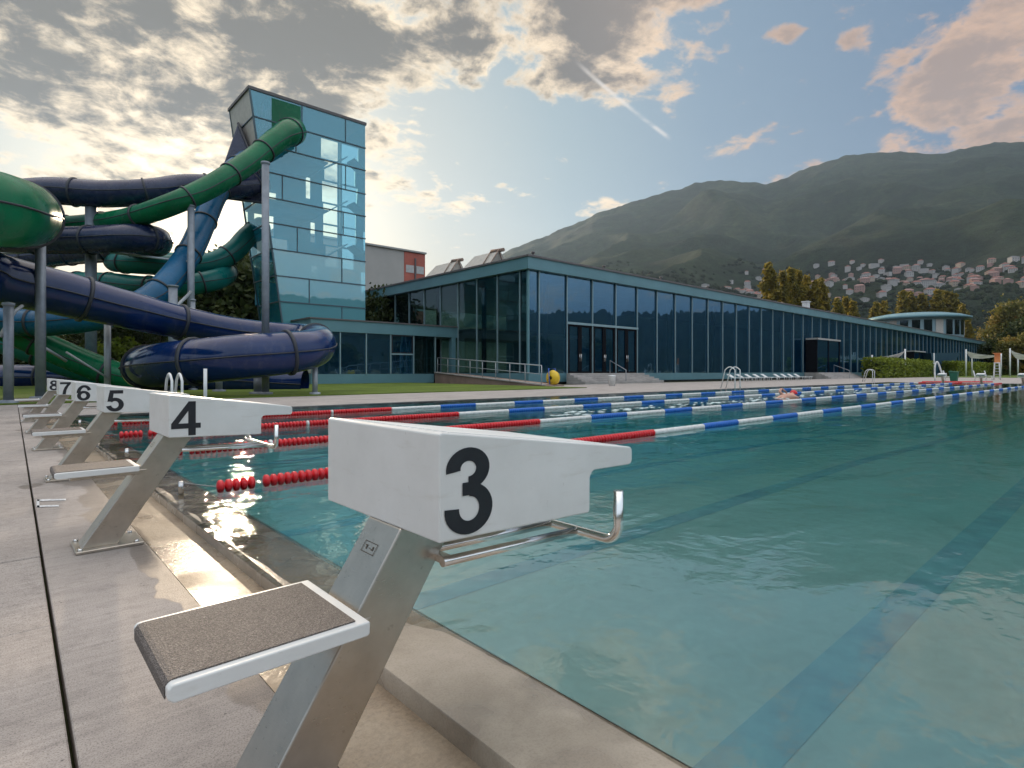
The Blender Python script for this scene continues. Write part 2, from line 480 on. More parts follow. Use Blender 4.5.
tag(d.build('paving', M['deck'], bevel=.004, seg=1), kind='structure')
mk = MB()
def gp(px, py): q = at(px, py, H / (py - HOR) * F); return (q.x, q.y, .004)
for a_, b_, c_, d_ in (((37, 500), (66, 499.2), (66, 500.8), (37, 501.6)), ((37, 506), (59, 505.4), (59, 507), (37, 507.6)), ((36.5, 500), (39.5, 500), (39.5, 507.6), (36.5, 507.6))):
    mk.add([gp(*a_), gp(*b_), gp(*c_), gp(*d_)], [(0, 1, 2, 3)])
tag(mk.build('marking', M['panel_w'], recalc=False), kind='structure')
# far deck strip and the deck round the far end
d = MB()
d.box(GX0, PX1, PY1 + .3, 20.5, -.06, .0)
d.box(PX1 + .3, 110, PY0, 20.5, -.06, -.004)
d.box(24, 110, 20.5, 26.6, -.06, -.008)
tag(d.build('terrace', M['deck_far']), kind='structure')
d = MB()
d.box(-9, 24, 20.5, 45, -.06, .035); d.box(110, 330, -10, 60, -.06, .03)
d.box(-60, -9, 8, 60, -.06, .03)
tag(d.build('lawn', M['grass']), kind='structure')
# gutter channel
d = MB()
d.sheet(GX0 - .0, .874, PY0, 20.4, -.062)
d.add([(GX0 + .001, PY0, -.062), (GX0 + .001, 20.4, -.062), (GX0 + .001, 20.4, -.002), (GX0 + .001, PY0, -.002)], [(0, 1, 2, 3)])
tag(d.build('gutter', M['gutter']), kind='structure')
# coping: heightfield strip, slopes into the water
def coping_z(x, y):
    t = (x - .872) / .31
    k = min(1, max(0, (y - 1.15) / 1.5)); k = k * k * (3 - 2 * k)
    return .006 - .0125 * t - .0125 * k + .002 * (mnoise.noise(Vector((x * 4, y * 2.2, 0))))
d = MB(); ny = 420; nx = 10; vs = []; fs = []
for j in range(ny + 1):
    y = PY0 + (PY1 - PY0) * j / ny
    for i in range(nx + 1):
        x = .872 + .31 * i / nx
        z = coping_z(x, y)
        if i == 0: z -= .006
        if i == nx: z -= .006
        vs.append((x, y, z))
for j in range(ny):
    for i in range(nx):
        a = j * (nx + 1) + i; fs.append((a, a + 1, a + nx + 2, a + nx + 1))
d.add(vs, fs, 0, True)
vs = []; fs = []
for j in range(ny + 1):
    y = PY0 + (PY1 - PY0) * j / ny
    wob = .002 * mnoise.noise(Vector((0, y * 6, 3)))
    vs += [(.869 + wob, y, -.07), (.869 + wob, y, coping_z(.872, y) - .010), (.872, y, coping_z(.872, y) - .006)]
for j in range(ny):
    a = j * 3; fs += [(a, a + 3, a + 4, a + 1), (a + 1, a + 4, a + 5, a + 2)]
d.add(vs, fs, 0, True)
tag(d.build('coping', M['coping']), kind='structure')
# coping of the far side and far end
d = MB()
d.box(GX0, PX1 + .3, PY1, PY1 + .3, -.07, .004); d.box(PX1, PX1 + .3, PY0, PY1, -.07, .003)
tag(d.build('kerb', M['deck_far']), kind='structure')
# tank
d = MB()
x0, x1, y0, y1, zf = PX0, PX1, PY0, PY1, POOLFLOOR - .9
def slope(x): return POOLFLOOR - .6 * min(1, max(0, (x - 12) / 30))
d.add([(x0, y0, slope(x0)), (12, y0, slope(12)), (42, y0, slope(42)), (x1, y0, slope(x1)),
       (x0, y1, slope(x0)), (12, y1, slope(12)), (42, y1, slope(42)), (x1, y1, slope(x1))],
      [(0, 1, 5, 4), (1, 2, 6, 5), (2, 3, 7, 6)])
for a, b in (((x0, y0), (x0, y1)), ((x0, y1), (x1, y1)), ((x1, y1), (x1, y0)), ((x1, y0), (x0, y0))):
    d.add([(a[0], a[1], zf), (b[0], b[1], zf), (b[0], b[1], -.012), (a[0], a[1], -.012)], [(0, 1, 2, 3)], 1)
BS = 2.45; Y3 = .944
for k in range(-2, 6):
    yc = 1.18 + BS * k
    a, b = yc - .13, yc + .13
    xs = [2.0, 12, 42, 54.5]
    for q in range(3):
        d.add([(xs[q], a, slope(xs[q]) + .004), (xs[q + 1], a, slope(xs[q + 1]) + .004), (xs[q + 1], b, slope(xs[q + 1]) + .004), (xs[q], b, slope(xs[q]) + .004)], [(0, 1, 2, 3)], 2)
    if False: d.add([(2.94, yc - .5, slope(3) + .004), (3.2, yc - .5, slope(3) + .004), (3.2, yc + .5, slope(3) + .004), (2.94, yc + .5, slope(3) + .004)], [(0, 1, 2, 3)], 2)
tag(d.build('pool_basin', [M['floor'], M['poolwall'], M['stripe']], recalc=False), kind='structure')
w = MB(); zt_, zb_ = -.0085, -2.2; xa_, xb_, ya_, yb_ = .874, PX1 + .1, PY0 - .05, PY1 + .1
w.add([(xa_, ya_, zt_), (PX0, ya_, zt_), (xb_, ya_, zt_), (xa_, yb_, zt_), (PX0, yb_, zt_), (xb_, yb_, zt_), (xa_, ya_, zb_), (xb_, ya_, zb_), (xb_, yb_, zb_), (xa_, yb_, zb_)],
      [(1, 2, 5, 4), (6, 9, 8, 7), (6, 7, 2, 1, 0), (8, 9, 3, 4, 5), (9, 6, 0, 3), (7, 8, 5, 2)])
w.add([(xa_, ya_, zt_), (PX0, ya_, zt_), (PX0, yb_, zt_), (xa_, yb_, zt_)], [(0, 1, 2, 3)], 1)
tag(w.build('water', [M['water'], M['film']], recalc=False), kind='structure')

# ------------------------------------------------------------------ starting blocks
def digit(n):
    """strokes of a bold grotesque digit, unit height; returns list of polygons (x, z)"""
    P = []; K = [0]
    class _L(list):
        def append(self, x): list.append(self, (K[0], x)); K[0] += 0 if self.hold else 1
    P = _L(); P.hold = False
    def arc(cx, cy, rx, ry, a0, a1, w, wy=None, k=26):
        wy = wy or w; o = []; i_ = []
        for q in range(k + 1):
            a = R(a0 + (a1 - a0) * q / k)
            o.append((cx + (rx + w / 2) * math.cos(a), cy + (ry + wy / 2) * math.sin(a)))
            i_.append((cx + (rx - w / 2) * math.cos(a), cy + (ry - wy / 2) * math.sin(a)))
        P.hold = True
        for q in range(k): P.append([o[q], o[q + 1], i_[q + 1], i_[q]])
        P.hold = False; K[0] += 1
    w, wy = .185, .155
    if n == 3:
        arc(.315, .755, .195, .1675, 188, -90, w, wy); arc(.325, .295, .225, .2175, 90, -186, w, wy)
        P.append([(.235, .45), (.33, .45), (.33, .6), (.235, .6)])
    if n == 4:
        P.append([(.40, 0), (.58, 0), (.58, 1), (.40, 1)]); P.append([(0, .21), (.70, .21), (.70, .36), (0, .36)])
        P.append([(0, .36), (.17, .36), (.41, .74), (.41, 1.0)])
    if n == 5:
        P.append([(.13, .84), (.61, .84), (.61, 1), (.13, 1)]); P.append([(.05, .47), (.22, .47), (.28, .9), (.12, .9)])
        arc(.315, .325, .225, .2475, 140, -168, w, wy)
    if n == 6:
        arc(.33, .315, .22, .2375, 0, 360, w, wy, 40)
        arc(.36, .50, .27, .4225, 182, 24, w, wy)
    if n == 7:
        P.append([(0, .84), (.64, .84), (.64, 1), (0, 1)])
        pts = [(.52, .86), (.36, .58), (.27, .3), (.235, 0)]
        for a, b in zip(pts, pts[1:]): P.append([(a[0] - .09, a[1]), (a[0] + .11, a[1]), (b[0] + .1, b[1]), (b[0] - .09, b[1])])
    if n == 8:
        arc(.33, .755, .185, .1675, 0, 360, w * .95, wy, 36); arc(.33, .285, .225, .2075, 0, 360, w, wy, 36)
    return P

def number_mesh(n, parent, yface, flip):
    mb = MB(); hgt = .181
    sg = -1 if yface < 1.2 else 1
    for kk, poly in digit(n):
        pts = []
        for (x, z) in poly:
            X = (.664 + x * hgt * 1.1) if not flip else (.664 + (.66 - x) * hgt * 1.1)
            pts.append((X, yface + sg * .00035 * kk, .561 + z * hgt))
        mb.add(pts, [tuple(range(len(pts)))])
    return mb.build('number', M['black'], parent, recalc=False)

def fillet(c, a0, a1, r, k=5):
    return [(c[0] + r * math.cos(R(a0 + (a1 - a0) * i / k)), c[1] + r * math.sin(R(a0 + (a1 - a0) * i / k))) for i in range(k + 1)]

def make_block():
    root = empty('starting_block', (.37, 1.155, 0))
    y0, y1 = .944, 1.465
    prof = [(.654, .555), (1.112, .541)] + [(1.117, .546), (1.118, .622)]
    prof += fillet((1.14, .625), 180, 95, .022)
    prof += [(1.285, .645), (1.293, .650), (1.296, .658), (1.296, .684), (1.291, .692), (1.282, .6945), (.662, .777), (.654, .774)]
    b = MB(); b.prism(prof, y0, y1)
    b.build('platform', M['white'], root, bevel=.0045, seg=2)
    t = MB()
    n_ = (.085 / .62)
    t.hexa([(.70, y0 + .03, .7717 - .0), (1.27, y0 + .03, .6955), (1.27, y1 - .03, .6955), (.70, y1 - .03, .7717),
            (.70, y0 + .03, .7737), (1.27, y0 + .03, .6975), (1.27, y1 - .03, .6975), (.70, y1 - .03, .7737)])
    t.build('tread', M['plastic_w'], root)
    # leg
    l = MB()
    def X(z): return .29 + .655 * z
    a, c = 1.09, 1.235
    l.hexa([(X(.015), a, .015), (X(.015) + .152, a, .015), (X(.015) + .152, c, .015), (X(.015), c, .015),
            (X(.556), a, .556), (X(.549) + .152, a, .549), (X(.549) + .152, c, .549), (X(.556), c, .556)])
    leg = l.build('leg', M['steel'], root, bevel=.004, seg=2)
    # type plate on the leg's back face
    s = MB(); nrm = Vector((-1, 0, .655)).normalized(); up = Vector((.655, 0, 1)).normalized()
    def P(u, v, e): # u across (y), v up along face
        z0 = .503; p = Vector((X(z0), 1.168, z0)) + up * v + nrm * e; return (p.x, p.y + u, p.z)
    def rect(u0, u1, v0, v1, e=.0012): s.add([P(u0, v0, e), P(u1, v0, e), P(u1, v1, e), P(u0, v1, e)], [(0, 1, 2, 3)])
    rect(-.028, .028, .011, .013); rect(-.028, .028, -.013, -.011); rect(-.028, -.026, -.011, .011); rect(.026, .028, -.011, .011)
    rect(-.017, -.013, -.004, .005); rect(-.013, -.009, -.004, -.001); rect(.010, .014, -.005, .005); rect(.014, .019, .002, .005); rect(-.004, .002, -.002, 0)
    s.build('type_plate', M['label'], leg)
    p = MB(); p.box(.275, .56, 1.035, 1.29, .0, .016)
    bp = p.build('base_plate', M['steel'], root, bevel=.003, seg=1)
    for bx in (.255 + .04, .53):
        for by in (1.055, 1.27):
            q = MB(); q.lathe([(0.0, .028), (.009, .028), (.011, .022), (.011, .016)], (bx, by, 0), 8); q.build('bolt', M['chrome'], bp)
    # foot step: white tray, grit tread, bracket
    st = MB(); zt = .415
    st.prism([(.200, zt - .030), (.53, zt - .028), (.535, zt - .024), (.535, zt), (.198, zt), (.192, zt - .006), (.192, zt - .022)], 1.005, 1.305)
    tr = st.build('step', M['white'], root, bevel=.005, seg=3)
    g_ = MB(); r_ = [(.1985, zt - .024), (.1925, zt - .015), (.1925, zt - .004), (.2, zt + .0035), (.508, zt + .0035), (.508, zt - .001), (.21, zt - .001)]
    g_ = MB()
    prof2 = [(.1905, zt - .026), (.1905, zt - .006), (.196, zt + .001), (.204, zt + .003), (.512, zt + .003), (.512, zt + .0005), (.20, zt + .0003), (.1935, zt - .007), (.1925, zt - .026)]
    g_.prism(list(reversed(prof2)), 1.022, 1.288)
    g_.build('tread', M['grit'], tr)
    br = MB(); br.prism([(.255, zt - .055), (.262, zt - .031), (X(zt) + .02, zt - .031), (X(zt - .055) + .02, zt - .055)], 1.085, 1.24)
    br.build('bracket', M['steel'], root, bevel=.002, seg=1)
    # two bars and the backstroke grip
    rr = .0112
    bar = MB()
    bar.box(.742, .765, 1.045, 1.2, .466, .482); bar.tube([(.735, 1.05, .474), (1.19, 1.05, .460)], rr, 14); bar.tube([(.74, 1.15, .474), (1.19, 1.15, .460)], rr, 14)
    bar.tube([(.74, 1.275, .474), (1.17, 1.275, .460)], rr, 14) if False else None
    bar.build('bar', M['chrome'], root)
    h = MB(); gx, rb = 1.19, .045
    right = [(gx, .955 - rb * math.sin(R(90 * i / 8)), .46 + rb - rb * math.cos(R(90 * i / 8))) for i in range(9)]
    left = [(gx, 1.375 + rb * math.sin(R(90 * i / 8)), .46 + rb - rb * math.cos(R(90 * i / 8))) for i in range(8, -1, -1)]
    full = [(gx, 1.375 + rb, .592)] + left + right + [(gx, .955 - rb, .592)]
    h.tube(full, .0128, 16)
    h.build('grip', M['chrome'], root)
    return root
proto = make_block()
descr = {3: 'nearest white starting block, large black 3 on its side and grey grit foot step',
         4: 'white starting block with black 4, standing behind block 3',
         5: 'white starting block with black 5, between blocks 4 and 6',
         6: 'white starting block with black 6, between blocks 5 and 7',
         7: 'small-looking white starting block with black 7, partly covering block 8',
         8: 'farthest white starting block of the near row, with black 8'}
blocks = []
for i in range(6):
    o = proto if i == 0 else copy_tree(proto)
    blocks.append(o)
    o.location.y = 1.155 + BS * i
for i, o in enumerate(blocks):
    n = 3 + i
    tag(o, descr[n], 'starting block', 'numbered starting blocks along the near pool edge')
    ORG[o.name] = Vector((.37, 1.155, 0))
    number_mesh(n, o, .944 - .0012, False)
    number_mesh(n, o, 1.465 + .0012, True)
# far end: three or more blocks facing back
far = []
fl = {0: 'tiny white starting block at far pool end, rightmost of those standing there',
      1: 'tiny white starting block at far pool end, middle one beside the green bin',
      2: 'tiny white starting block at far pool end, leftmost near the clipped hedge'}
for q, i in enumerate((2, 3, 4)):
    o = copy_tree(blocks[i]); o.rotation_euler.z = math.pi
    o.location = (PX1 + 1.18 - .37, 1.155 + BS * i + .05, .0)
    tag(o, fl[q], 'starting block', 'starting blocks at the far pool end')

# ------------------------------------------------------------------ lane ropes
def seg_mesh(name, L, pitch, rd, rn, mat, n=14, gap=True):
    mb = MB(); k = max(1, int(round(L / pitch))); pitch = L / k
    prof = [(0.004, 0)]
    for q in range(k):
        x = q * pitch
        if gap: prof += [(rn, x + pitch * .06), (rd * .8, x + pitch * .16), (rd, x + pitch * .30), (rd, x + pitch * .70), (rd * .8, x + pitch * .84), (rn, x + pitch * .94)]
        else: prof += [(rn, x + pitch * .04), (rd, x + pitch * .12), (rd, x + pitch * .88), (rn, x + pitch * .96)]
    prof.append((0.004, L))
    mb.lathe(prof, (0, 0, 0), n, axis='x')
    return mb
ropes = []
SEG = {}
def rope(Y, label, whites, z=.012):
    root = empty('lane_rope', (1.2, Y, z), label, 'lane rope', 'lane ropes across the pool')
    c = MB(); c.tube([(1.0, Y, .075), (1.24, Y, z), (PX1 - .2, Y, z), (PX1 + .1, Y, .05)], .004, 6); c.build('cable', M['cable'], root)
    def put(key, x):
        if key not in SEG:
            spec = {'r1': (.285, .057, .050, .018, 'red', True), 'w1': (.057, .057, .050, .018, 'wfloat', True),
                    'w': (1.40, .175, .043, .036, 'wfloat', False), 'b': (1.13, .0565, .050, .026, 'bfloat', True), 'r2': (1.14, .057, .050, .018, 'red', True)}[key]
            mb = seg_mesh('float_segment', *spec[:4], None, gap=spec[5])
            me = mb.build('float_segment', M[spec[4]]); SEG[key] = me.data
            COL.objects.unlink(me); bpy.data.objects.remove(me)
        o = bpy.data.objects.new('float_segment', SEG[key]); COL.objects.link(o); o.parent = root; o.location = (x - 1.2, 0, 0)
        o['label'] = {'r': 'red disc floats', 'w': 'smooth white floats', 'b': 'ribbed blue floats'}[key[0]]
        if key[0] == 'r': o['label'] = 'red disc floats'
    x = 1.30
    put('w1' if False else 'r1', x - .06) ; x += .285
    while x < 6.86:
        hit = [wv for wv in whites if abs(wv - x) < .15]
        if hit: put('w1', x); x += .057 + .004
        put('r1', x); x += .289
    k = 0
    while x < PX1 - 6.6:
        if k % 2 == 0: put('w', x); x += 1.402
        else: put('b', x); x += 1.132
        k += 1
    while x < PX1 - 1.3: put('r2' if x > PX1 - 4 else ('w' if k % 2 == 0 else 'b'), x); x += 1.145 if x > PX1 - 4 else (1.402 if k % 2 == 0 else 1.132); k += 1
rl = ['red, white and blue lane rope nearest the camera, ending beside block 4',
      'lane rope second from the camera, its red floats passing behind block 3',
      'lane rope third from the camera, beyond the swimmer\'s white splashes',
      'farthest lane rope, just off the opposite pool edge']
for k, Y in enumerate((4.78, 7.2, 9.6, 11.95)):
    rope(Y, rl[k], ([], [2.5], [4.0], [3.6, 5.3])[k])
for k, Y in enumerate((4.78, 7.2, 9.6, 11.95)):
    a = MB(); a.tube([(1.0, Y, -.004), (1.0, Y, .085)], .019, 14); a.lathe([(.0, .088), (.014, .088), (.02, .084), (.02, .078)], (1.0, Y, 0), 14)
    o = a.build('rope_anchor', M['chrome'])
    tag(o, ['short steel anchor post in the wet coping, left of the nearest rope', 'short steel anchor post on the coping behind block 4\'s leg',
            'short steel anchor post on the coping between blocks 6 and 7', 'short steel anchor post on the coping between blocks 7 and 8'][k], 'anchor post', 'rope anchors in the coping')

# ------------------------------------------------------------------ glass hall
HX0, HX1, HY, HZ, FZ = 28.6, 205.0, 30.0, 9.3, .78
hall = empty('glass_hall', (HX0, HY, 0), 'long low glass hall with pale teal roof edge running the length of the pool', 'building')
bay = 3.05; xs = [HX0 + 1.1 + bay * i for i in range(58)]
r = MB(); r.box(HX0 - .35, HX1, HY - .35, 58, HZ - .95, HZ - .1); r.build('fascia', M['frame'], hall)
r = MB(); r.box(HX0 - .45, HX1 + .1, HY - .45, 58.1, HZ - .1, HZ + .04); r.build('roof', M['roofdark'], hall)
r = MB(); r.box(HX0 + .05, HX1, HY + .02, 57.5, .12, FZ); r.build('plinth', M['frame'], hall)
r = MB(); r.box(HX0 + .25, HX1, HY + .35, 57.3, -.05, .12); r.build('plinth_base', M['roofdark'], hall)
# interior
r = MB(); r.box(HX0 + .3, HX1 - .3, HY + .6, 57, FZ, FZ + .02); r.build('floor', M['int_floor'], hall)
r = MB(); r.box(HX0 + 22, HX1 - 1, 46, 46.3, FZ + .02, HZ - .96); r.box(HX0 + 21.7, HX0 + 22, 40, 57, FZ + .02, HZ - .96); r.build('inner_wall', M['int_wall'], hall)
for i in range(19):
    x = HX0 + 5 + i * 9.15
    c = MB(); c.lathe([(.22, FZ + .02), (.22, HZ - .96)], (x, HY + 3.2, 0), 14); c.build('column', M['frame'], hall)
for i in range(3):
    c = MB(); c.lathe([(.22, FZ + .02), (.22, HZ - .96)], (HX0 + 3.2, HY + 9 + i * 7, 0), 14); c.build('column', M['frame'], hall)
g1 = MB(); g1.box(HX0 + 4, HX0 + 20, HY + 12, HY + 26, 4.6, 4.9); g1.build('gallery', M['roofgrey'], hall)
# front glazing
edges = [HX0 + .06] + xs
for i in range(len(edges) - 1):
    a, b = edges[i], min(edges[i + 1], HX1)
    if a >= HX1: break
    lo = 4.75 if (2 <= i <= 4) else FZ
    p = MB(); p.add([(a, HY + .08 + jit(), lo), (b, HY + .08 + jit(), lo), (b, HY + .08, HZ - .95), (a, HY + .08, HZ - .95)], [(0, 1, 2, 3)])
    p.build('window_pane', M['glass'], hall, recalc=False)
for x in xs:
    if x > HX1: break
    p = MB(); p.box(x - .04, x + .04, HY - .06, HY + .05, FZ + .001, HZ - .951); p.build('mullion', M['mull'], hall)
# entrance: three double doors
t = MB(); t.box(xs[1] - .05, xs[4] + .05, HY - .1, HY + .05, 4.6, 4.78); t.build('transom', M['mull'], hall)
for i in range(3):
    a, b = xs[1 + i] + .1, xs[2 + i] - .1
    dr = MB()
    mid = (a + b) / 2
    for u, v in ((a, mid - .01), (mid + .01, b)):
        dr.box(u, u + .2, HY - .02, HY + .05, FZ, 4.6); dr.box(v - .2, v, HY - .02, HY + .05, FZ, 4.6)
        dr.box(u + .2, v - .2, HY - .02, HY + .05, FZ, FZ + .14); dr.box(u + .2, v - .2, HY - .02, HY + .05, 4.45, 4.6)
    dd = dr.build('door', M['dblack'], hall)
    gp = MB(); gp.add([(a, HY + .055, FZ + .1), (b, HY + .055, FZ + .1), (b, HY + .055, 4.5), (a, HY + .055, 4.5)], [(0, 1, 2, 3)]); gp.build('door_glass', M['glass'], dd, recalc=False)
    hd = MB(); hd.tube([(mid - .09, HY - .08, 1.7), (mid - .09, HY - .08, 2.3)], .02, 8); hd.tube([(mid + .09, HY - .08, 1.7), (mid + .09, HY - .08, 2.3)], .02, 8); hd.build('handle', M['chrome'], dd)
# left side glazing (faces -x)
ysd = [HY + .9 + 2.55 * i for i in range(11)]
edg = [HY + .06] + ysd
for i in range(len(edg) - 1):
    a, b = edg[i], edg[i + 1]
    p = MB(); p.add([(HX0 + .06, a, FZ), (HX0 + .06, b, FZ), (HX0 + .06, b, HZ - .95), (HX0 + .06, a, HZ - .95)], [(0, 3, 2, 1)])
    p.build('window_pane', M['glass_side'], hall, recalc=False)
for y in ysd:
    p = MB(); p.box(HX0 - .05, HX0 + .05, y - .035, y + .035, FZ + .001, HZ - .951); p.build('mullion', M['mull'], hall)
p = MB(); p.box(HX0 - .07, HX0 + .07, HY - .07, HY + .1, FZ, HZ - .951); p.build('corner_post', M['frame'], hall)
# second, darker porch down the facade
def porch(x0, x1, z1, label, i):
    e = empty('entrance_porch', ((x0 + x1) / 2, HY - .6, 0), label, 'porch', 'dark entrance porches on the hall front')
    m = MB(); m.box(x0, x1, HY - 1.6, HY - .07, z1, z1 + .22); m.build('canopy', M['roofgrey'], e)
    for x in (x0, (x0 + x1) / 2 - .06, x1 - .12): m = MB(); m.box(x, x + .12, HY - 1.5, HY - .1, FZ, z1); m.build('post', M['dblack'], e)
    m = MB(); m.add([(x0 + .12, HY - 1.4, FZ), (x1 - .12, HY - 1.4, FZ), (x1 - .12, HY - 1.4, z1), (x0 + .12, HY - 1.4, z1)], [(0, 1, 2, 3)]); m.build('door', M['glass'], e, recalc=False)
    m = MB(); m.box(x0 - .2, x1 + .2, HY - 1.7, HY, -.05, FZ - .002); m.build('landing', M['concrete'], e)
porch(79.2, 87.5, 5.1, 'black framed entrance porch halfway along the glass hall', 0)
porch(126, 134, 4.6, 'small dark entrance porch behind the clipped hedge', 1)
def stairs(x0, x1, ytop, n, label, land=FZ, run=.38):
    e = empty('stairs', ((x0 + x1) / 2, ytop, 0), label, 'stairs', 'concrete steps up to the hall')
    rise = land / n
    for k in range(n):
        m = MB(); y1 = ytop - run * (n - 1 - k)
        z = rise * (k + 1)
        m.box(x0 + .001 * k, x1 + .9 - .16 * k, y1 - run if k < n - 1 else ytop - run, ytop, z - rise + (0 if k else -.05), z - .003)
        o = m.build('step', M['concrete'], e, bevel=.015, seg=1)
    return e
e = stairs(32.2, 41.6, HY - .45, 5, 'broad pale concrete steps below the three double doors of the hall')
e2 = stairs(78, 90, HY - 1.72, 5, 'distant concrete steps below the black framed porch')
def handrail(x, y0, y1, z0, z1, label, hgt=1.05):
    m = MB(); m.tube([(x, y0, z0), (x, y0, z0 + hgt), (x, y1, z1 + hgt), (x, y1, z1)], .035, 8)
    return tag(m.build('handrail', M['post_l']), label, 'handrail', 'handrails on the steps')
handrail(37.2, HY - .7, HY - 2.3, FZ - .02, -.02, 'slim metal handrail in the middle of the broad steps')
handrail(84, HY - 1.9, HY - 3.8, FZ - .02, -.02, 'slim metal handrail on the distant steps of the porch')

# roof things
def mast(px, label):
    x = xofY(px, HY + 1.5); m = MB(); m.tube([(x, HY + 1.5, HZ + .03), (x, HY + 1.5, HZ + .75)], .07, 8); m.lathe([(.0, .78), (.15, .74), (.15, .62), (.07, .58)], (x, HY + 1.5, HZ + .1), 10)
    tag(m.build('roof_vent', M['roofdark']), label, 'roof vent', 'vent pipes on the hall roof')
for px, l in ((533, 'dark vent pipe on the hall roof right at its near corner'), (604, 'dark vent pipe on the hall roof above the entrance doors'),
              (661, 'dark vent pipe third from the near corner on the hall roof'), (708, 'dark vent pipe on the hall roof, farthest one before the poplars')):
    mast(px, l)
c = MB(); x = xofY(806, HY + 3); c.box(x - .4, x + .4, HY + 2.6, HY + 3.4, HZ + .04, HZ + 1.7); c.box(x - .5, x + .5, HY + 2.5, HY + 3.5, HZ + 1.7, HZ + 1.85)
tag(c.build('chimney', M['plastic_w'], bevel=.03), 'small pale square chimney on the hall roof below the poplars', 'chimney')
def solar(px0, px1, label):
    X = 31.5; ya, yb = yofX(px1, X), yofX(px0, X)
    e = empty('solar_collector', (X, (ya + yb) / 2, HZ + .04), label, 'solar collector', 'solar collectors on the hall roof')
    m = MB(); z0, z1 = HZ + .25, HZ + 2.1
    m.hexa([(X - .7, ya + .9, z0), (X + 2.4, ya + .9, z0), (X + 2.4, yb, z0), (X - .7, yb, z0), (X + .7, ya + .5, z1), (X + .8, ya + .5, z1), (X + .8, yb - 1.1, z1), (X + .7, yb - 1.1, z1)])
    m.build('panel', M['panel_l'], e)
    for yy in (ya + .5, ya + 1.6): m = MB(); m.tube([(X - .9, yy, HZ), (X + .6, yy, z1 + .05), (X + 1.6, yy, HZ)], .06, 6); m.build('strut', M['brown'], e)
    m = MB(); m.tube([(X + .75, ya, z1 + .0), (X + .75, ya + 1.6, z1 + .1)], .16, 8); m.build('header_pipe', M['brown'], e)
solar(461, 497, 'tilted pale solar collector on hall roof, nearer the roof corner'); solar(424, 456, 'tilted pale solar collector on hall roof, nearer the red panelled block')

# ------------------------------------------------------------------ low wing
WY, WX0, WX1, WZ = 38.7, 16.1, 28.5, 4.6
wing = empty('low_wing', (WX0, WY, 0), 'low blue glazed wing between the tower foot and the glass hall', 'building')
m = MB(); m.box(WX0 - .1, WX1 + .05, WY - .12, 52, WZ - .85, WZ - .02); m.build('fascia', M['frame'], wing)
m = MB(); m.box(WX0 - .2, WX1 + .06, WY - .2, 52.1, WZ - .02, WZ + .08); m.build('roof', M['roofdark'], wing)
m = MB(); m.box(WX0, 26.3, WY, 52, .0, FZ - .06); m.build('plinth', M['frame'], wing)
m = MB(); m.box(WX0 + .2, WX1, WY + .3, 51.8, FZ - .06, FZ - .03); m.build('floor', M['int_floor'], wing)
m = MB(); m.box(WX0 + .3, WX1 - 2, 45, 45.2, FZ - .03, WZ - .86); m.build('inner_wall', M['towwall'], wing)
we = [WX0 + .05 + 2.05 * i for i in range(7)]
for i in range(6):
    a, b = we[i], min(we[i + 1], WX1)
    if i == 5: break
    p = MB(); p.add([(a, WY + .06, FZ - .06), (b, WY + .06, FZ - .06), (b, WY + .06, WZ - .85), (a, WY + .06, WZ - .85)], [(0, 1, 2, 3)]); p.build('window_pane', M['glass'] if i != 4 else M['glass_side'], wing, recalc=False)
    if i == 3:
        q = MB(); a += .08; b -= .06
        for z0, z1 in ((2.32, 2.4), (WZ - .95, WZ - .86)): q.box(a, b, WY - .05, WY + .04, z0, z1)
        q.box(a, a + .08, WY - .05, WY + .04, 2.4, WZ - .95); q.box(b - .08, b, WY - .05, WY + .04, 2.4, WZ - .95); q.build('casement', M['black'], wing)
        q = MB(); q.box(a, b, WY - .05, WY + .04, 2.20, 2.31); q.build('crossbar', M['mull'], wing)
for x in we[:6]:
    p = MB(); p.box(x - .04, x + .04, WY - .06, WY + .05, FZ - .059, WZ - .851); p.build('mullion', M['mull'], wing)
p = MB(); p.box(WX1 - .5, WX1 - .1, WY - .1, WY + .3, FZ, WZ - .85); p.build('corner_post', M['frame'], wing)
p = MB(); p.add([(WX0, WY + .06, FZ), (WX0, 51.9, FZ), (WX0, 51.9, WZ - .85), (WX0, WY + .06, WZ - .85)], [(0, 1, 2, 3)]); p.build('side_panel', M['panel_l'], wing, recalc=False)
dr = MB(); dr.box(26.45, 26.6, WY + 1.4, WY + 1.5, FZ, WZ - .9); dr.box(27.9, 28.0, WY + 1.4, WY + 1.5, FZ, WZ - .9)
dd = dr.build('door', M['mull'], wing); dr = MB(); dr.add([(26.6, WY + 1.45, FZ), (27.9, WY + 1.45, FZ), (27.9, WY + 1.45, 3.6), (26.6, WY + 1.45, 3.6)], [(0, 1, 2, 3)]); dr.build('door_glass', M['glass_side'], dd, recalc=False)
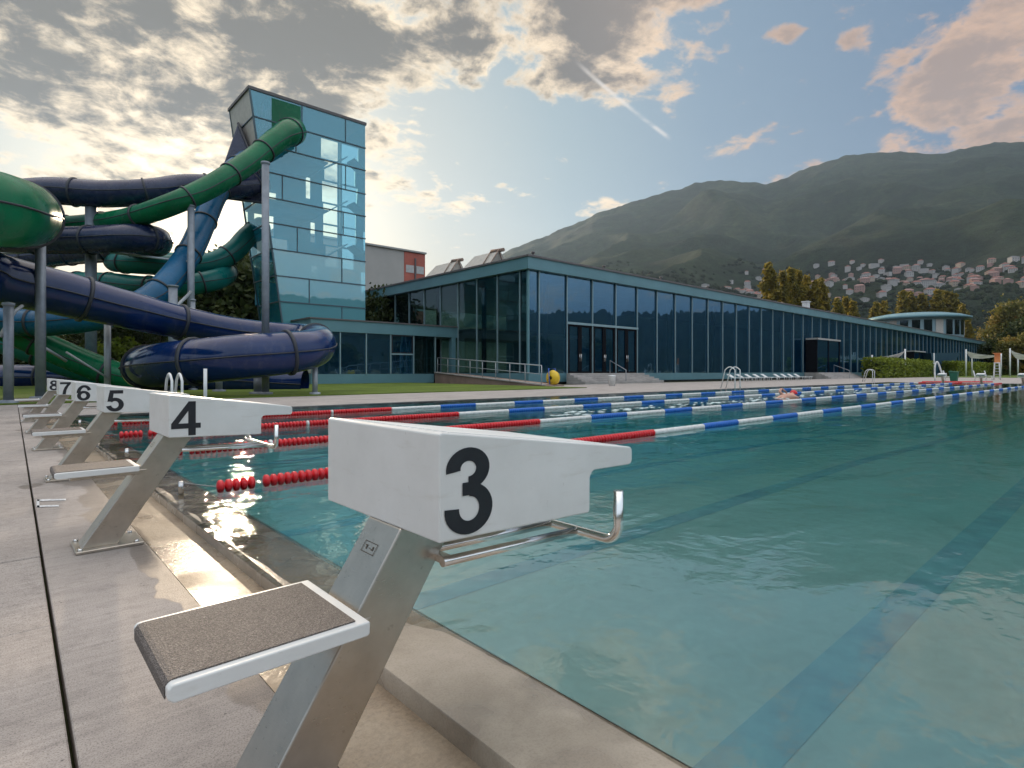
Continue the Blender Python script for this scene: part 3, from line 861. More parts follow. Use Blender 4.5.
# ramp with railing
rp = empty('ramp', (26, 31, 0), 'brown concrete ramp rising to the door of the low wing', 'ramp')
m = MB(); L0, L1, Rr0, Rr1 = (26.3, 38.6), (24.6, 24.6), (28.3, 38.6), (26.6, 24.6)
m.hexa([(L1[0], L1[1], -.05), (Rr1[0], Rr1[1], -.05), (Rr0[0], Rr0[1], -.05), (L0[0], L0[1], -.05), (L1[0], L1[1], .06), (Rr1[0], Rr1[1], .06), (Rr0[0], Rr0[1], FZ + .02), (L0[0], L0[1], FZ + .02)])
m.build('ramp_wall', M['brown'], rp)
m = MB()
m.hexa([(L1[0] - .08, L1[1] - .1, .061), (L1[0] + .25, L1[1] - .1, .061), (L0[0] + .25, L0[1], FZ + .021), (L0[0] - .08, L0[1], FZ + .021), (L1[0] - .08, L1[1] - .1, .14), (L1[0] + .25, L1[1] - .1, .14), (L0[0] + .25, L0[1], FZ + .1), (L0[0] - .08, L0[1], FZ + .1)])
m.build('kerb', M['concrete'], rp)
rl_ = empty('ramp_railing', (25.5, 31, 0), 'thin grey metal railing along the edge of the brown ramp', 'railing')
P0, P1 = Vector((26.38, 38.3, FZ + .1)), Vector((24.68, 24.7, .12))
for k in range(9):
    p = P0.lerp(P1, k / 8); m = MB(); m.tube([p, p + Vector((0, 0, 1.15))], .03, 8); m.build('post', M['post_l'], rl_)
for hh in (1.15, .62):
    m = MB(); m.tube([P0 + Vector((0, 0, hh)), P1 + Vector((0, 0, hh))], .035 if hh > 1 else .02, 8); m.build('rail', M['post_l'], rl_)

# ------------------------------------------------------------------ stair tower
TY, TYB, TX1, TZ = 42.0, 46.7, 21.9, 20.9
def tx(z): return 13.0 + (20.9 - z) * .14      # raking left edge
tower = empty('glass_tower', (18, TY, 0), 'tall leaning glass stair tower with dark flat roof, slides leaving its top', 'tower')
lev = [20.75, 18.9, 17.1, 15.2, 13.4, 11.6, 9.75, 7.85, 6.0, 4.3]
m = MB(); m.hexa([(tx(TZ) - .08, TY - .08, TZ - .15), (TX1 + .08, TY - .08, TZ - .15), (TX1 + .08, TYB + .08, TZ - .15), (tx(TZ) - .08, TYB + .08, TZ - .15),
                  (tx(TZ) - .08, TY - .08, TZ + .06), (TX1 + .08, TY - .08, TZ + .06), (TX1 + .08, TYB + .08, TZ + .06), (tx(TZ) - .08, TYB + .08, TZ + .06)]); m.build('roof', M['roofdark'], tower)
m = MB(); m.box(tx(4.3) + .0, TX1, TY + .15, TYB, -.05, 4.3); m.build('tower_base', M['frame'], tower)
vm = [(15.3, 20.0), (20.0,), (20.0,), (15.4, 20.0), (15.5, 20.0), (16.6,), (19.9,), (17.3,), (19.9,)]
vm = [(16.75, 20.2), (16.3,), (20.2,), (15.3,), (20.0,), (16.4,), (19.9,), (17.3,), (19.9,)]
for k in range(9):
    z1, z0 = lev[k], lev[k + 1]
    p = MB(); p.add([(tx(z0), TY, z0), (TX1, TY, z0), (TX1, TY, z1), (tx(z1), TY, z1)], [(0, 1, 2, 3)]); p.build('front_glass', M['glass_tower'] if k < 6 else M['glass_pale_sky'], tower, recalc=False)
    p = MB(); p.add([(tx(z0), TY + .02, z0), (tx(z0), TYB, z0), (tx(z1), TYB, z1), (tx(z1), TY + .02, z1)], [(0, 3, 2, 1)])
    p.build('side_panel' if k < 3 else 'side_glass', M['panel_l'] if k < 3 else M['glass_tower'], tower, recalc=False)
    p = MB(); p.add([(TX1, TY + .02, z0), (TX1, TYB, z0), (TX1, TYB, z1), (TX1, TY + .02, z1)], [(0, 1, 2, 3)]); p.build('right_glass', M['glass_tower'], tower, recalc=False)
    p = MB(); p.box(tx(z0) - .03, TX1 + .03, TY - .06, TY + .01, z0 - .04, z0 + .04); p.box(tx(z0) - .06, tx(z0) + .01, TY + .01, TYB, z0 - .04, z0 + .04); p.build('transom', M['towframe'], tower)
    for x in vm[k]:
        p = MB(); p.box(x - .03, x + .03, TY - .05, TY - .01, z0 + .041, z1 - .041); p.build('mullion', M['towframe'], tower)
m = MB()
for (yy) in (TY, TYB - .1):
    m.hexa([(tx(4.3) - .05, yy - .06, 4.3), (tx(4.3) + .06, yy - .06, 4.3), (tx(4.3) + .06, yy + .06, 4.3), (tx(4.3) - .05, yy + .06, 4.3),
            (tx(20.75) - .05, yy - .06, 20.75), (tx(20.75) + .06, yy - .06, 20.75), (tx(20.75) + .06, yy + .06, 20.75), (tx(20.75) - .05, yy + .06, 20.75)])
m.build('corner_post', M['towframe'], tower)
# back wall with window openings, slabs, stair flights
holes = {0: [(20.2, 21.75)], 1: [(20.5, 21.7), (15.6, 16.3)], 2: [(20.3, 21.7), (18.9, 19.3)], 3: [(14.6, 16.5), (20.4, 21.7)], 4: [(14.8, 16.3), (19.3, 19.7), (20.4, 21.7)], 5: [(15.0, 17.4), (20.6, 21.7)], 6: [(15.2, 17.4), (19.4, 19.9)], 7: [(14.9, 16.0)], 8: []}
bw = MB()
for k in range(9):
    z1, z0 = lev[k] - .0, lev[k + 1]
    x = tx(z0) + .05
    for (a, b) in sorted(holes[k]):
        bw.box(x, a, TYB - .12, TYB, z0, z1); bw.box(a, b, TYB - .12, TYB, z0, z0 + .12); x = b
    bw.box(x, TX1 - .02, TYB - .12, TYB, z0, z1)
bw.build('back_wall', M['towwall'], tower)
for k in (1, 3, 5, 7, 8):
    z = lev[k + 1]; m = MB(); m.box(tx(z) + .1, 18.9, TY + .3, TYB - .14, z - .12, z + .02); m.build('landing', M['towwall'], tower)
for k in range(0, 8, 2):
    za, zb = lev[k + 1], lev[k + 2] if k + 2 < len(lev) else lev[-1]
    m = MB(); a, b = (19.0, 21.6) if k % 2 else (21.6, 19.0); y0, y1 = (TY + .7, TY + 2.1) if k % 2 else (TY + 2.5, TY + 3.9)
    m.hexa([(a, y0, za - .1), (b, y0, zb - .1), (b, y1, zb - .1), (a, y1, za - .1), (a, y0, za), (b, y0, zb), (b, y1, zb), (a, y1, za)]); m.build('stair_flight', M['towwall'], tower)
# green launch box inside the top storey
m = MB(); m.box(14.4, 16.7, TY + .3, TY + 2.4, 18.9, 20.7); m.build('launch_box', M['s_green'], tower)
m = MB(); m.box(14.55, 16.65, TY - .035, TY - .012, 18.3, 20.6); m.build('launch_panel', M['s_green'], tower)

# ------------------------------------------------------------------ slides
def flange_at(mb, p, t, r, w=.06):
    t = t.normalized(); up = Vector((0, 0, 1)); u = (up - t * up.dot(t)).normalized(); v = t.cross(u); n = 28; vs = []; fs = []
    for q, (dr, dt) in enumerate(((.01, -w), (.075, -w * .8), (.075, w * .8), (.01, w))):
        for k in range(n):
            a = 2 * math.pi * k / n; vs.append(p + t * dt + (u * math.cos(a) + v * math.sin(a)) * (r + dr))
    for q in range(3):
        for k in range(n): fs.append((q * n + k, q * n + (k + 1) % n, (q + 1) * n + (k + 1) % n, (q + 1) * n + k))
    mb.add(vs, fs, 0, True)
def slide(pts, rad, mat, label, step=3.2, name='water_slide', nseg=10, start=1.0):
    path = spline([at(*p[:3]) for p in pts], nseg)
    cr = [p[3] if len(p) > 3 else rad for p in pts]; rs = []
    for i in range(len(path)):
        k = min(i // nseg, len(cr) - 2); t = (i - k * nseg) / nseg; t = t * t * (3 - 2 * t); rs.append(cr[k] * (1 - t) + cr[k + 1] * t)
    c = sum(path, Vector()) / len(path)
    e = empty(name, (c.x, c.y, 0), label, 'water slide', 'tube water slides')
    t = MB(); t.tube(path, rs, 32, cap=False)
    # inner skin gives the shell its thickness at the open ends
    t.tube(path, [q - .05 for q in rs], 32, cap=False)
    t.build('tube', mat, e, recalc=False)
    # lengthwise seam ribs on both flanks
    for side in (-1, 1):
        sp = []
        for i, p in enumerate(path):
            a = path[min(i + 1, len(path) - 1)] - path[max(i - 1, 0)]
            h_ = Vector((-a.y, a.x, 0)).normalized()
            sp.append(p + h_ * side * (rs[i] + .012))
        m = MB(); m.tube(sp, .026, 6); m.build('seam', M['flange'], e)
    acc = step - start
    for i in range(1, len(path)):
        acc += (path[i] - path[i - 1]).length
        if acc >= step:
            acc -= step; m = MB(); flange_at(m, path[i], path[min(i + 1, len(path) - 1)] - path[i - 1], rs[i]); m.build('flange', M['flange'], e)
    return e, path
slide([(-90, 254, 16.4, .8), (-40, 265, 17.0, .8), (0, 279, 18, .79), (60, 293, 19.2, .76), (120, 308, 20.6, .70), (180, 322, 22.3, .64), (230, 331, 23.9, .60), (275, 336, 25.2, .60), (304, 338, 25.0, .62), (318, 342, 23.4, .68), (312, 348.5, 21.9, .74), (285, 353, 20.9, .78), (240, 357.0, 20.3, .80), (195, 361.5, 20.2, .80), (160, 365, 21.0, .80), (143, 368, 22.8, .78), (152, 372, 25.2, .78), (190, 377, 27.4, .75), (250, 381, 28.4, .75), (305, 384, 28.6, .75)],
      .82, M['s_blue'], 'dark navy tube slide crossing the foreground and looping back above the lawn', step=3.3)
slide([(293, 131, 41.2, .95), (288, 133, 40.0, .90), (277, 140, 38.8, .78), (252, 160, 37.0, .70), (215, 184, 34.6, .66), (175, 203, 33.0, .62), (130, 218, 33.6, .60), (92, 224, 35.5, .62), (58, 226, 36, .62), (30, 223, 33, .64), (0, 216, 28, .7), (-40, 209, 21, .78), (-72, 204, 15.6, .82), (-58, 204, 12.9, .84), (-18, 207, 12.6, .84), (6, 211, 13.3, .84), (22, 214, 15, .84), (14, 218, 17.3, .84), (-14, 223, 18.5, .82), (-50, 236, 19.5, .8), (-90, 264, 22, .8), (-95, 290, 25, .75), (-55, 310, 27.5, .72), (0, 326, 29.5, .70), (45, 346, 30.5, .70), (85, 363, 31, .70), (120, 376, 31.5, .72), (165, 388, 33, .72)],
      .8, M['s_green'], 'bright green tube slide from the tower top, swelling large at left edge', step=3.4)
slide([(262, 184, 41.5), (245, 186, 40), (225, 187, 38.5), (185, 187, 37), (150, 192, 35.5), (100, 194, 34.5), (50, 191, 34), (5, 196, 34), (-30, 207, 34.5), (-42, 222, 35), (-20, 236, 34.5), (30, 240, 34), (85, 240, 33.6), (128, 238, 33.2), (152, 239, 34.2), (157, 243, 37), (130, 249, 40), (70, 254, 42), (0, 262, 43)],
      .80, M['s_purple'], 'dull purple tube slide at tower top height, curving back under the green one', step=3.6)
slide([(247, 160, 41), (232, 172, 39.5), (215, 196, 37.5), (203, 224, 36), (190, 252, 34.5), (172, 277, 33), (150, 298, 31.6), (118, 312, 30.4), (75, 320, 29.6), (30, 323, 29.4), (-20, 320, 29.5), (-60, 318, 31)],
      .70, M['s_azure'], 'bright blue tube slide dropping steeply from the tower hood', step=3.2)
slide([(262, 226, 45), (248, 236, 43.5), (234, 251, 42.5), (214, 262, 41.5), (185, 266, 40.5), (148, 264, 39.8), (122, 262, 40), (118, 261, 43), (150, 261, 46), (195, 263, 46.5), (224, 269, 44.5), (222, 277, 41.5), (195, 284, 39.8), (150, 287, 39.5), (105, 283, 40.5), (60, 283, 42), (10, 290, 43)],
      .74, M['s_teal'], 'teal tube slide coiled in front of the dark trees', step=3.4)
slide([(-30, 335, 33), (0, 341, 32.5), (30, 350, 32.5), (60, 362, 33), (95, 373, 34), (135, 381, 35.5)], .7, M['s_teal'], 'short teal tube slide low down behind the green one', step=3.4)
slide([(-40, 378, 35), (0, 377.5, 35), (50, 377.5, 35.5), (100, 379, 36), (160, 381, 37), (220, 383, 38)], .78, M['s_blue'], 'dark navy tube slide lying at ground level at left', step=3.6)
# hood where slides leave the tower: a tapered funnel housing
hd = empty('slide_hood', tuple(at(243, 300, 41.0)), 'dark purple funnel shaped hood fixed to the tower side', 'slide hood')
m = MB()
fr = [at(238, 123, 41.2), at(266, 190, 40.6), at(264, 203, 40.8), at(217, 197, 39.6), at(216, 186, 39.6)]
bk = [at(239, 122, 43.6), at(266, 189, 43.4), at(264, 202, 43.6), at(219, 197, 42.4), at(218, 186, 42.4)]
m.add(fr + bk, [(0, 1, 2, 3, 4), (9, 8, 7, 6, 5), (0, 5, 6, 1), (1, 6, 7, 2), (2, 7, 8, 3), (3, 8, 9, 4), (4, 9, 5, 0)])
m.build('housing', M['s_purple'], hd, bevel=.08)
m = MB(); m.tube([at(238, 123, 41.1), at(266, 190, 40.5), at(264, 203, 40.7)], .09, 8); m.tube([at(217, 197, 39.5), at(264, 203, 40.7)], .09, 8); m.build('rib', M['flange'], hd)

# support posts
def post(px, ytop, d, rad, label, mat='post', bolt=True, group='steel posts carrying the slides'):
    b = at(px, HOR + H / d * F, d); top = at(px, ytop, d).z
    e = empty('support_post', (b.x, b.y, -.05), label, 'support post', group)
    m = MB(); m.tube([(b.x, b.y, -.05), (b.x, b.y, top)], rad, 16); m.build('shaft', M[mat], e)
    m = MB(); m.lathe([(.0, top + .06), (rad * 1.25, top + .03), (rad * 1.25, top - .04), (rad, top - .07)], (b.x, b.y, 0), 14); m.build('cap', M[mat], e)
    m = MB(); m.lathe([(rad * 1.0, .12), (rad * 2.0, .10), (rad * 2.0, -.05)], (b.x, b.y, 0), 14); m.build('foot', M[mat], e)
    return b, top
post(265.5, 163, 21.9, .135, 'tallest grey post, rising past the tower front to the green tube')
post(8.5, 304, 15.8, .115, 'grey post at the left edge below the foreground navy tube')
post(40.5, 236, 18.2, .14, 'thick grey post under the large green bend at left')
post(91, 205, 34.5, .30, 'stout dark post under the purple tube at left')
post(191, 206, 33.2, .19, 'grey post left of the tower with a small cap above the blue tube')
post(173, 286, 30.5, .22, 'grey post directly below the steep bright blue tube')
post(107.5, 320, 21.2, .11, 'thin pale post under the middle of the navy tube', 'post_l')
post(315, 366, 21.9, .10, 'short pale post under the navy tube bend, by the low wing corner', 'post_l')
post(193, 300, 27, .1, 'thin post behind the navy loop', 'post')
post(258, 375, 22.2, .16, 'short blue-grey post pair partner beside the tallest post', 'post')
post(219, 372, 25, .14, 'short blue-grey post under the navy loop, above block 4', 'post')
post(170, 374, 24.0, .13, 'short dark post under left end of the navy loop', 'post')
# brackets / saddles under tubes as their own braces
def brace(pts, rad, label, mat='post_l'):
    m = MB(); m.tube([at(*p) for p in pts], rad, 8)
    tag(m.build('brace', M[mat]), label, 'brace', 'steel braces between posts and tubes')
brace([(0, 224, 14.6), (30, 229, 16.2), (48, 237, 18)], .16, 'curved grey bracket carrying the large green bend', 'post')
brace([(0, 337, 15.7), (14, 312, 15.9), (22, 306, 16.6)], .05, 'thin strut from left post up to the navy tube')
brace([(173, 310, 30.3), (191, 292, 32.8)], .09, 'diagonal strut between the two posts below the bright blue tube')
brace([(66, 352, 20.4), (108, 378, 21.0)], .035, 'thin diagonal strut below the lower green tube')
brace([(40, 345, 18.3), (66, 361, 19.5)], .05, 'short diagonal strut right of the thick left post')
brace([(-10, 254, 36), (91, 250, 34.6), (191, 262, 33.3)], .07, 'long horizontal tie bar below the purple tubes')
brace([(91, 228, 34.6), (20, 232, 35.5)], .06, 'short tie bar under the green tube at left')
# pool edge fittings
def ladder(x, y, label, hgt=.95, hw=.28):
    e = empty('pool_ladder', (x, y, 0), label, 'pool ladder', 'steel ladders on the far pool edge')
    for s in (-hw, hw):
        m = MB(); pts = []
        for i in range(9):
            a = R(180 * i / 8); pts.append((x + s, y - .02 + .28 * -math.cos(a) * -1, hgt - .2 + .2 * math.sin(a)))
        pts = [(x + s, y + .55, .0)] + [(x + s, y + .3 - .55 * i / 8 , hgt - .16 + .16 * math.sin(math.pi * i / 8)) for i in range(9)] + [(x + s, y - .25, -.5)]
        m.tube(pts, .028, 10); m.build('rail', M['plastic_w'], e)
    for k in range(2):
        m = MB(); m.box(x - hw + .02, x + hw - .02, y - .3, y - .2, -.2 - .25 * k, -.17 - .25 * k); m.build('rung', M['plastic_w'], e)
ladder(29.2, PY1 + .05, 'white pool ladder on the far edge in front of the hall\'s middle bays', 1.15)
ladder(PX1 + .6, PY1 + 1.5, 'small white pool ladder beside the clipped hedge', 1.1)
ladder(2.95, PY1 + .05, 'white pool ladder rail showing behind blocks 4 and 5', .85, .1)
m = MB(); m.tube([(3.62, PY1 + .2, 0), (3.62, PY1 + .2, .97)], .04, 12)
tag(m.build('pole', M['plastic_w']), 'plain white upright pole on the far edge above block 4', 'pole')
# bin, reel, loungers
m = MB(); m.lathe([(.0, .0), (.2, 0), (.22, .6), (.235, .62), (.235, .67), (.19, .68), (0, .7)], (28.9, 22.6, -.006), 20)
tag(m.build('waste_bin', M['plastic_w']), 'round white bin on the terrace in front of the broad steps', 'bin')
e = empty('hose_reel', (26.0, 25.0, 0), 'yellow hose reel with blue handle at the hall corner', 'hose reel')
m = MB(); m.lathe([(.12, -.22), (.42, -.2), (.5, 0), (.42, .2), (.12, .22)], (26.0, 25.0, .5), 20, axis='x'); m.build('drum', M['yellow'], e)
m = MB(); m.tube([(25.7, 25, 0), (25.7, 25.1, 1.1), (26.3, 25.1, 1.1), (26.3, 25, 0)], .035, 8); m.tube([(25.7, 24.6, .02), (25.7, 25.4, .02)], .03, 6); m.tube([(26.3, 24.6, .02), (26.3, 25.4, .02)], .03, 6); m.build('handle', M['blue_p'], e)
def lounger():
    e = empty('sun_lounger', (52, 25.3, 0))
    x = 52; m = MB(); m.box(x - .32, x + .32, 24.4, 25.7, .30, .36); m.build('bed', M['plastic_w'], e)
    m = MB(); m.hexa([(x - .32, 25.7, .30), (x + .32, 25.7, .30), (x + .32, 26.2, .60), (x - .32, 26.2, .60), (x - .32, 25.7, .36), (x + .32, 25.7, .36), (x + .32, 26.2, .66), (x - .32, 26.2, .66)]); m.build('backrest', M['plastic_w'], e)
    for sx in (-.27, .27):
        for y in (24.55, 25.75):
            m = MB(); m.tube([(x + sx, y, -.008), (x + sx, y, .31)], .03, 6); m.build('leg', M['plastic_w'], e)
    return e
lo = lounger()
LG = 'white sun loungers in a row on the terrace'
for i in range(9):
    o = lo if i == 0 else copy_tree(lo)
    o.location.x = 51 + i * 1.75 + (1.2 if i > 4 else 0)
    tag(o, 'white plastic sun lounger in the row before the glass hall', 'sun lounger', LG)

# hedges, awning, sails, far clutter
def leaf_cloud(mb, pts, size, rng, per=1):
    for p in pts:
        for _ in range(per):
            n = Vector((rng.gauss(0, 1), rng.gauss(0, 1), rng.gauss(0, 1))).normalized()
            u = n.orthogonal().normalized(); a = rng.uniform(0, 6.28); v = n.cross(u)
            u, v = u * math.cos(a) + v * math.sin(a), v * math.cos(a) - u * math.sin(a)
            s = size * rng.uniform(.6, 1.3)
            mb.add([p - u * s - v * s * .5, p + u * s - v * s * .5, p + u * s * .7 + v * s * .6, p - u * s * .6 + v * s * .55], [(0, 1, 2, 3)])
def hedge(x0, x1, y0, y1, z, label):
    rng = random.Random(int(x0)); m = MB(); pts = []
    n = int((x1 - x0) * 130)
    for _ in range(n):
        x = rng.uniform(x0, x1); side = rng.random()
        top = z + .18 * mnoise.noise(Vector((x * .35, 0, 0))) + .1 * mnoise.noise(Vector((x * 2, 0, 0)))
        if side < .55: p = Vector((x, y0 + rng.gauss(0, .12) + .12 * mnoise.noise(Vector((x, 5, 0))), rng.uniform(0, top)))
        elif side < .9: p = Vector((x, rng.uniform(y0, y1), top + rng.gauss(0, .08)))
        else: p = Vector((x0 + rng.gauss(0, .1), rng.uniform(y0, y1), rng.uniform(0, top)))
        pts.append(p)
    leaf_cloud(m, pts, .17, rng)
    e = empty('hedge', ((x0 + x1) / 2, y0, 0), label, 'hedge', 'clipped hedges beyond the pool')
    m.build('foliage', M['leaf_hedge'], e, recalc=False)
    m = MB(); m.box(x0 + .25, x1 - .25, y0 + .25, y1 - .2, -.01, z - .3); m.build('inner_growth', M['leaf'], e)
hedge(89.5, 117.5, 24, 26.4, 2.7, 'clipped yellow-green hedge in front of the hall\'s far half')
hedge(137, 215, 24, 26.4, 2.8, 'longer clipped hedge at right, below the white sails')
aw = empty('awning', (142, 27, 0), 'dark blue wedge shaped canopy between the two hedges', 'awning')
m = MB(); p = [at(931, 353, 108), at(961, 352.5, 116), at(944, 375, 114), at(934, 375, 110)]
dz = Vector((SY, CY, 0)) * 3.0
m.add(p + [q + dz for q in p], [(0, 3, 2, 1), (4, 5, 6, 7), (0, 1, 5, 4), (1, 2, 6, 5), (2, 3, 7, 6), (3, 0, 4, 7)]); m.build('canopy_sheet', M['navy'], aw)
m = MB(); q0 = at(934, 353, 108); m.tube([(q0.x, q0.y, 0), (q0.x, q0.y, q0.z)], .1, 8); m.build('mast', M['plastic_w'], aw)
def sail(pa, pb, pc, d, label):
    e = empty('shade_sail', tuple(at(pa[0], HOR + H / d * F, d)), label, 'shade sail', 'white shade sails on poles')
    A, Bp, C_ = at(pa[0], pa[1], d), at(pb[0], pb[1], d + 2), at(pc[0], pc[1], d + 7)
    vs = []; fs = []; n = 8
    for i in range(n + 1):
        for j in range(n + 1 - i):
            u, v = i / n, j / n; w_ = 1 - u - v
            p = A * w_ + Bp * u + C_ * v; p.z -= 2.2 * (u * v + v * w_ + u * w_) * .55; vs.append(p)
    idx = {}
    k = 0
    for i in range(n + 1):
        for j in range(n + 1 - i): idx[(i, j)] = k; k += 1
    for i in range(n):
        for j in range(n - i):
            fs.append((idx[(i, j)], idx[(i + 1, j)], idx[(i, j + 1)]))
            if j < n - i - 1: fs.append((idx[(i + 1, j)], idx[(i + 1, j + 1)], idx[(i, j + 1)]))
    m = MB(); m.add(vs, fs, 0, True); o = m.build('cloth', M['sail'], e); md = o.modifiers.new('thick', 'SOLIDIFY'); md.thickness = .04
    for P_ in (A, Bp, C_):
        m = MB(); m.tube([(P_.x, P_.y, -.05), (P_.x, P_.y, P_.z + .3)], .12, 8); m.build('pole', M['plastic_w'], e)
sail((966, 351), (1001, 355), (972, 358), 100, 'white triangular shade sail left of the orange and white post')
sail((1010, 350), (1038, 356), (1018, 359), 100, 'white shade sail at the right edge of the picture')
sail((872, 357), (905, 351), (890, 361), 84, 'white shade sail partly hidden behind the near hedge')
# lifeguard chair-like orange/white stand
e = empty('lifeguard_stand', tuple(at(997, HOR + H / 62 * F, 62)), 'tall orange and white lifeguard stand before the long hedge', 'lifeguard stand')
c0 = ORG[e.name]; e.scale = (.62, .62, .95)
for sx in (-.45, .45):
    for sy in (-.45, .45):
        m = MB(); m.tube([(c0.x + sx, c0.y + sy, 0), (c0.x + sx * .7, c0.y + sy * .7, 1.9)], .06, 8); m.build('leg', M['plastic_w'], e)
m = MB(); m.box(c0.x - .4, c0.x + .4, c0.y - .4, c0.y + .4, 1.9, 2.0); m.build('seat', M['plastic_w'], e)
m = MB(); m.box(c0.x + .32, c0.x + .42, c0.y - .4, c0.y + .4, 2.0, 3.0); m.build('backrest', M['orange'], e)
m = MB(); m.box(c0.x - .5, c0.x + .5, c0.y - .5, c0.y + .5, 3.0, 3.08); m.build('sunshade', M['orange'], e)
m = MB()
for k in range(5): m.box(c0.x - .5 + .02 * k, c0.x - .46 + .02 * k, c0.y - .35, c0.y + .35, .3 + .32 * k, .34 + .32 * k)
m.build('rungs', M['plastic_w'], e)
# green bin, chairs
g0 = at(954, HOR + H / 48.5 * F, 48.5)
e = empty('wheeled_bin', (g0.x, g0.y, 0), 'dark green bin on the terrace at the far pool end', 'bin')
m = MB(); m.hexa([(g0.x - .22, g0.y - .22, 0), (g0.x + .22, g0.y - .22, 0), (g0.x + .22, g0.y + .22, 0), (g0.x - .22, g0.y + .22, 0), (g0.x - .3, g0.y - .3, .85), (g0.x + .3, g0.y - .3, .85), (g0.x + .3, g0.y + .3, .85), (g0.x - .3, g0.y + .3, .85)]); m.build('body', M['green_p'], e, bevel=.03)
m = MB(); m.hexa([(g0.x - .33, g0.y - .33, .86), (g0.x + .33, g0.y - .33, .86), (g0.x + .33, g0.y + .33, .86), (g0.x - .33, g0.y + .33, .86), (g0.x - .3, g0.y - .3, .9), (g0.x + .3, g0.y - .3, .9), (g0.x + .3, g0.y + .3, .97), (g0.x - .3, g0.y + .3, .97)]); m.build('lid', M['green_p'], e)
def chair(px, d, label):
    b = at(px, HOR + H / d * F, d); e = empty('plastic_chair', (b.x, b.y, 0), label, 'chair', 'white plastic chairs at the far pool end')
    m = MB(); m.box(b.x - .26, b.x + .26, b.y - .26, b.y + .26, .42, .46); m.build('seat', M['plastic_w'], e, bevel=.015)
    m = MB(); m.hexa([(b.x - .25, b.y + .22, .46), (b.x + .25, b.y + .22, .46), (b.x + .25, b.y + .27, .46), (b.x - .25, b.y + .27, .46), (b.x - .22, b.y + .34, 1.0), (b.x + .22, b.y + .34, 1.0), (b.x + .22, b.y + .38, 1.0), (b.x - .22, b.y + .38, 1.0)]); m.build('backrest', M['plastic_w'], e)
    for sx in (-.22, .22):
        for sy in (-.22, .22):
            m = MB(); m.tube([(b.x + sx * 1.1, b.y + sy * 1.1, -.004), (b.x + sx, b.y + sy, .42)], .022, 6); m.build('leg', M['plastic_w'], e)
chair(978, 56, 'white plastic chair between the green bin and the orange stand'); chair(948, 52, 'white plastic chair just left of the green bin')
chair(989, 58, 'white plastic chair right beside the orange and white stand')
# white slide-like ladder frame
e = empty('springboard_steps', tuple(at(940, HOR + H / 56 * F, 56)), 'white arched step rail left of the green bin', 'step rail')
c0 = ORG[e.name]
for k, s in enumerate((-.3, .3)):
    m = MB(); b1, b2 = at(935, 366, 56 + s), at(938, 362.5, 56 + s); b3 = at(944, 376.5, 56 + s)
    m.tube(spline([Vector((b1.x, b1.y, .0)), b1, b2, Vector((b3.x, b3.y, 0))], 5), .07, 8); m.build('rail', M['plastic_w'], e)
# red rope on terrace
e = MB(); pts = []
for i in range(60):
    t = i / 59; p = at(922 + 62 * t, HOR + H / 46.5 * F, 46.5); pts.append((p.x + 1.5 + .25 * math.sin(i * 1.3), p.y + .3 * math.cos(i * .9), .04))
e.tube(pts, .06, 8); tag(e.build('coiled_rope', M['red']), 'red float rope lying loose on the terrace by the far end', 'rope')

# ------------------------------------------------------------------ swimmers
def swimmer(x, y, cap, label):
    e = empty('person', (x, y, 0), label, 'person', 'swimmers in the lanes')
    me = bpy.data.meshes.new('body'); V = [(0, 0, -.02), (.28, 0, -.01), (.5, 0, .02), (.66, 0, .07), (.80, 0, .09), (.5, .2, .03), (.42, .32, .18), (.68, .36, .28), (.92, .32, .18), (.5, -.2, .0), (.85, -.25, -.1), (1.15, -.22, -.16), (-.35, .1, -.07), (-.78, .12, -.12), (-.35, -.1, -.07), (-.78, -.12, -.14), (1.05, .32, .10), (1.28, -.2, -.2)]
    E = [(0, 1), (1, 2), (2, 3), (3, 4), (2, 5), (5, 6), (6, 7), (7, 8), (2, 9), (9, 10), (10, 11), (0, 12), (12, 13), (0, 14), (14, 15), (8, 16), (11, 17)]
    rad = [.14, .14, .17, .07, .11, .07, .05, .042, .035, .07, .05, .035, .08, .05, .08, .05, .03, .03]
    me.from_pydata([(a, b, c) for a, b, c in V], E, []); o = bpy.data.objects.new('body', me); COL.objects.link(o); o.parent = e
    sk = o.modifiers.new('skin', 'SKIN'); 
    for i, v in enumerate(me.skin_vertices[0].data if me.skin_vertices else []): v.radius = (rad[i], rad[i])
    if not me.skin_vertices:
        pass
    ss = o.modifiers.new('sub', 'SUBSURF'); ss.levels = ss.render_levels = 2
    me.materials.append(M['skin'])
    m = MB(); pr = []
    for i in range(7):
        a = R(-10 + 100 * i / 6); pr.append((.125 * math.cos(a), .125 * math.sin(a)))
    m.lathe(pr, (x + .84, y, .12), 16); m.build('swim_cap', cap, e)
    return o
sw = [swimmer(20.3, 8.4, M['red'], 'swimmer in a red cap, one arm raised, between the lane ropes')
]
rng = random.Random(5)
def splash(x0, x1, y, amp, n, label):
    m = MB()
    for _ in range(n):
        t = rng.random(); x = x0 + (x1 - x0) * t; yy = y + rng.gauss(0, amp); s = rng.uniform(.02, .065) ; L = s * rng.uniform(1.5, 4)
        k = 9; c = Vector((x, yy, -.006)); top = c + Vector((0, 0, s * rng.uniform(.1, .45)))
        ring = [c + Vector((math.cos(6.283 * i / k) * L * rng.uniform(.6, 1.1), math.sin(6.283 * i / k) * s * rng.uniform(.6, 1.1), 0)) for i in range(k)]
        m.add(ring + [top], [(i, (i + 1) % k, k) for i in range(k)], 0, True)
    tag(m.build('splash', M['foam'], recalc=False), label, 'splash', kind='stuff')
splash(8.5, 19.8, 8.3, .24, 90, 'long trail of white foam behind the red capped swimmer')
splash(19.5, 44, 8.5, .26, 110, 'broken white foam ahead in the swimmer\'s lane')

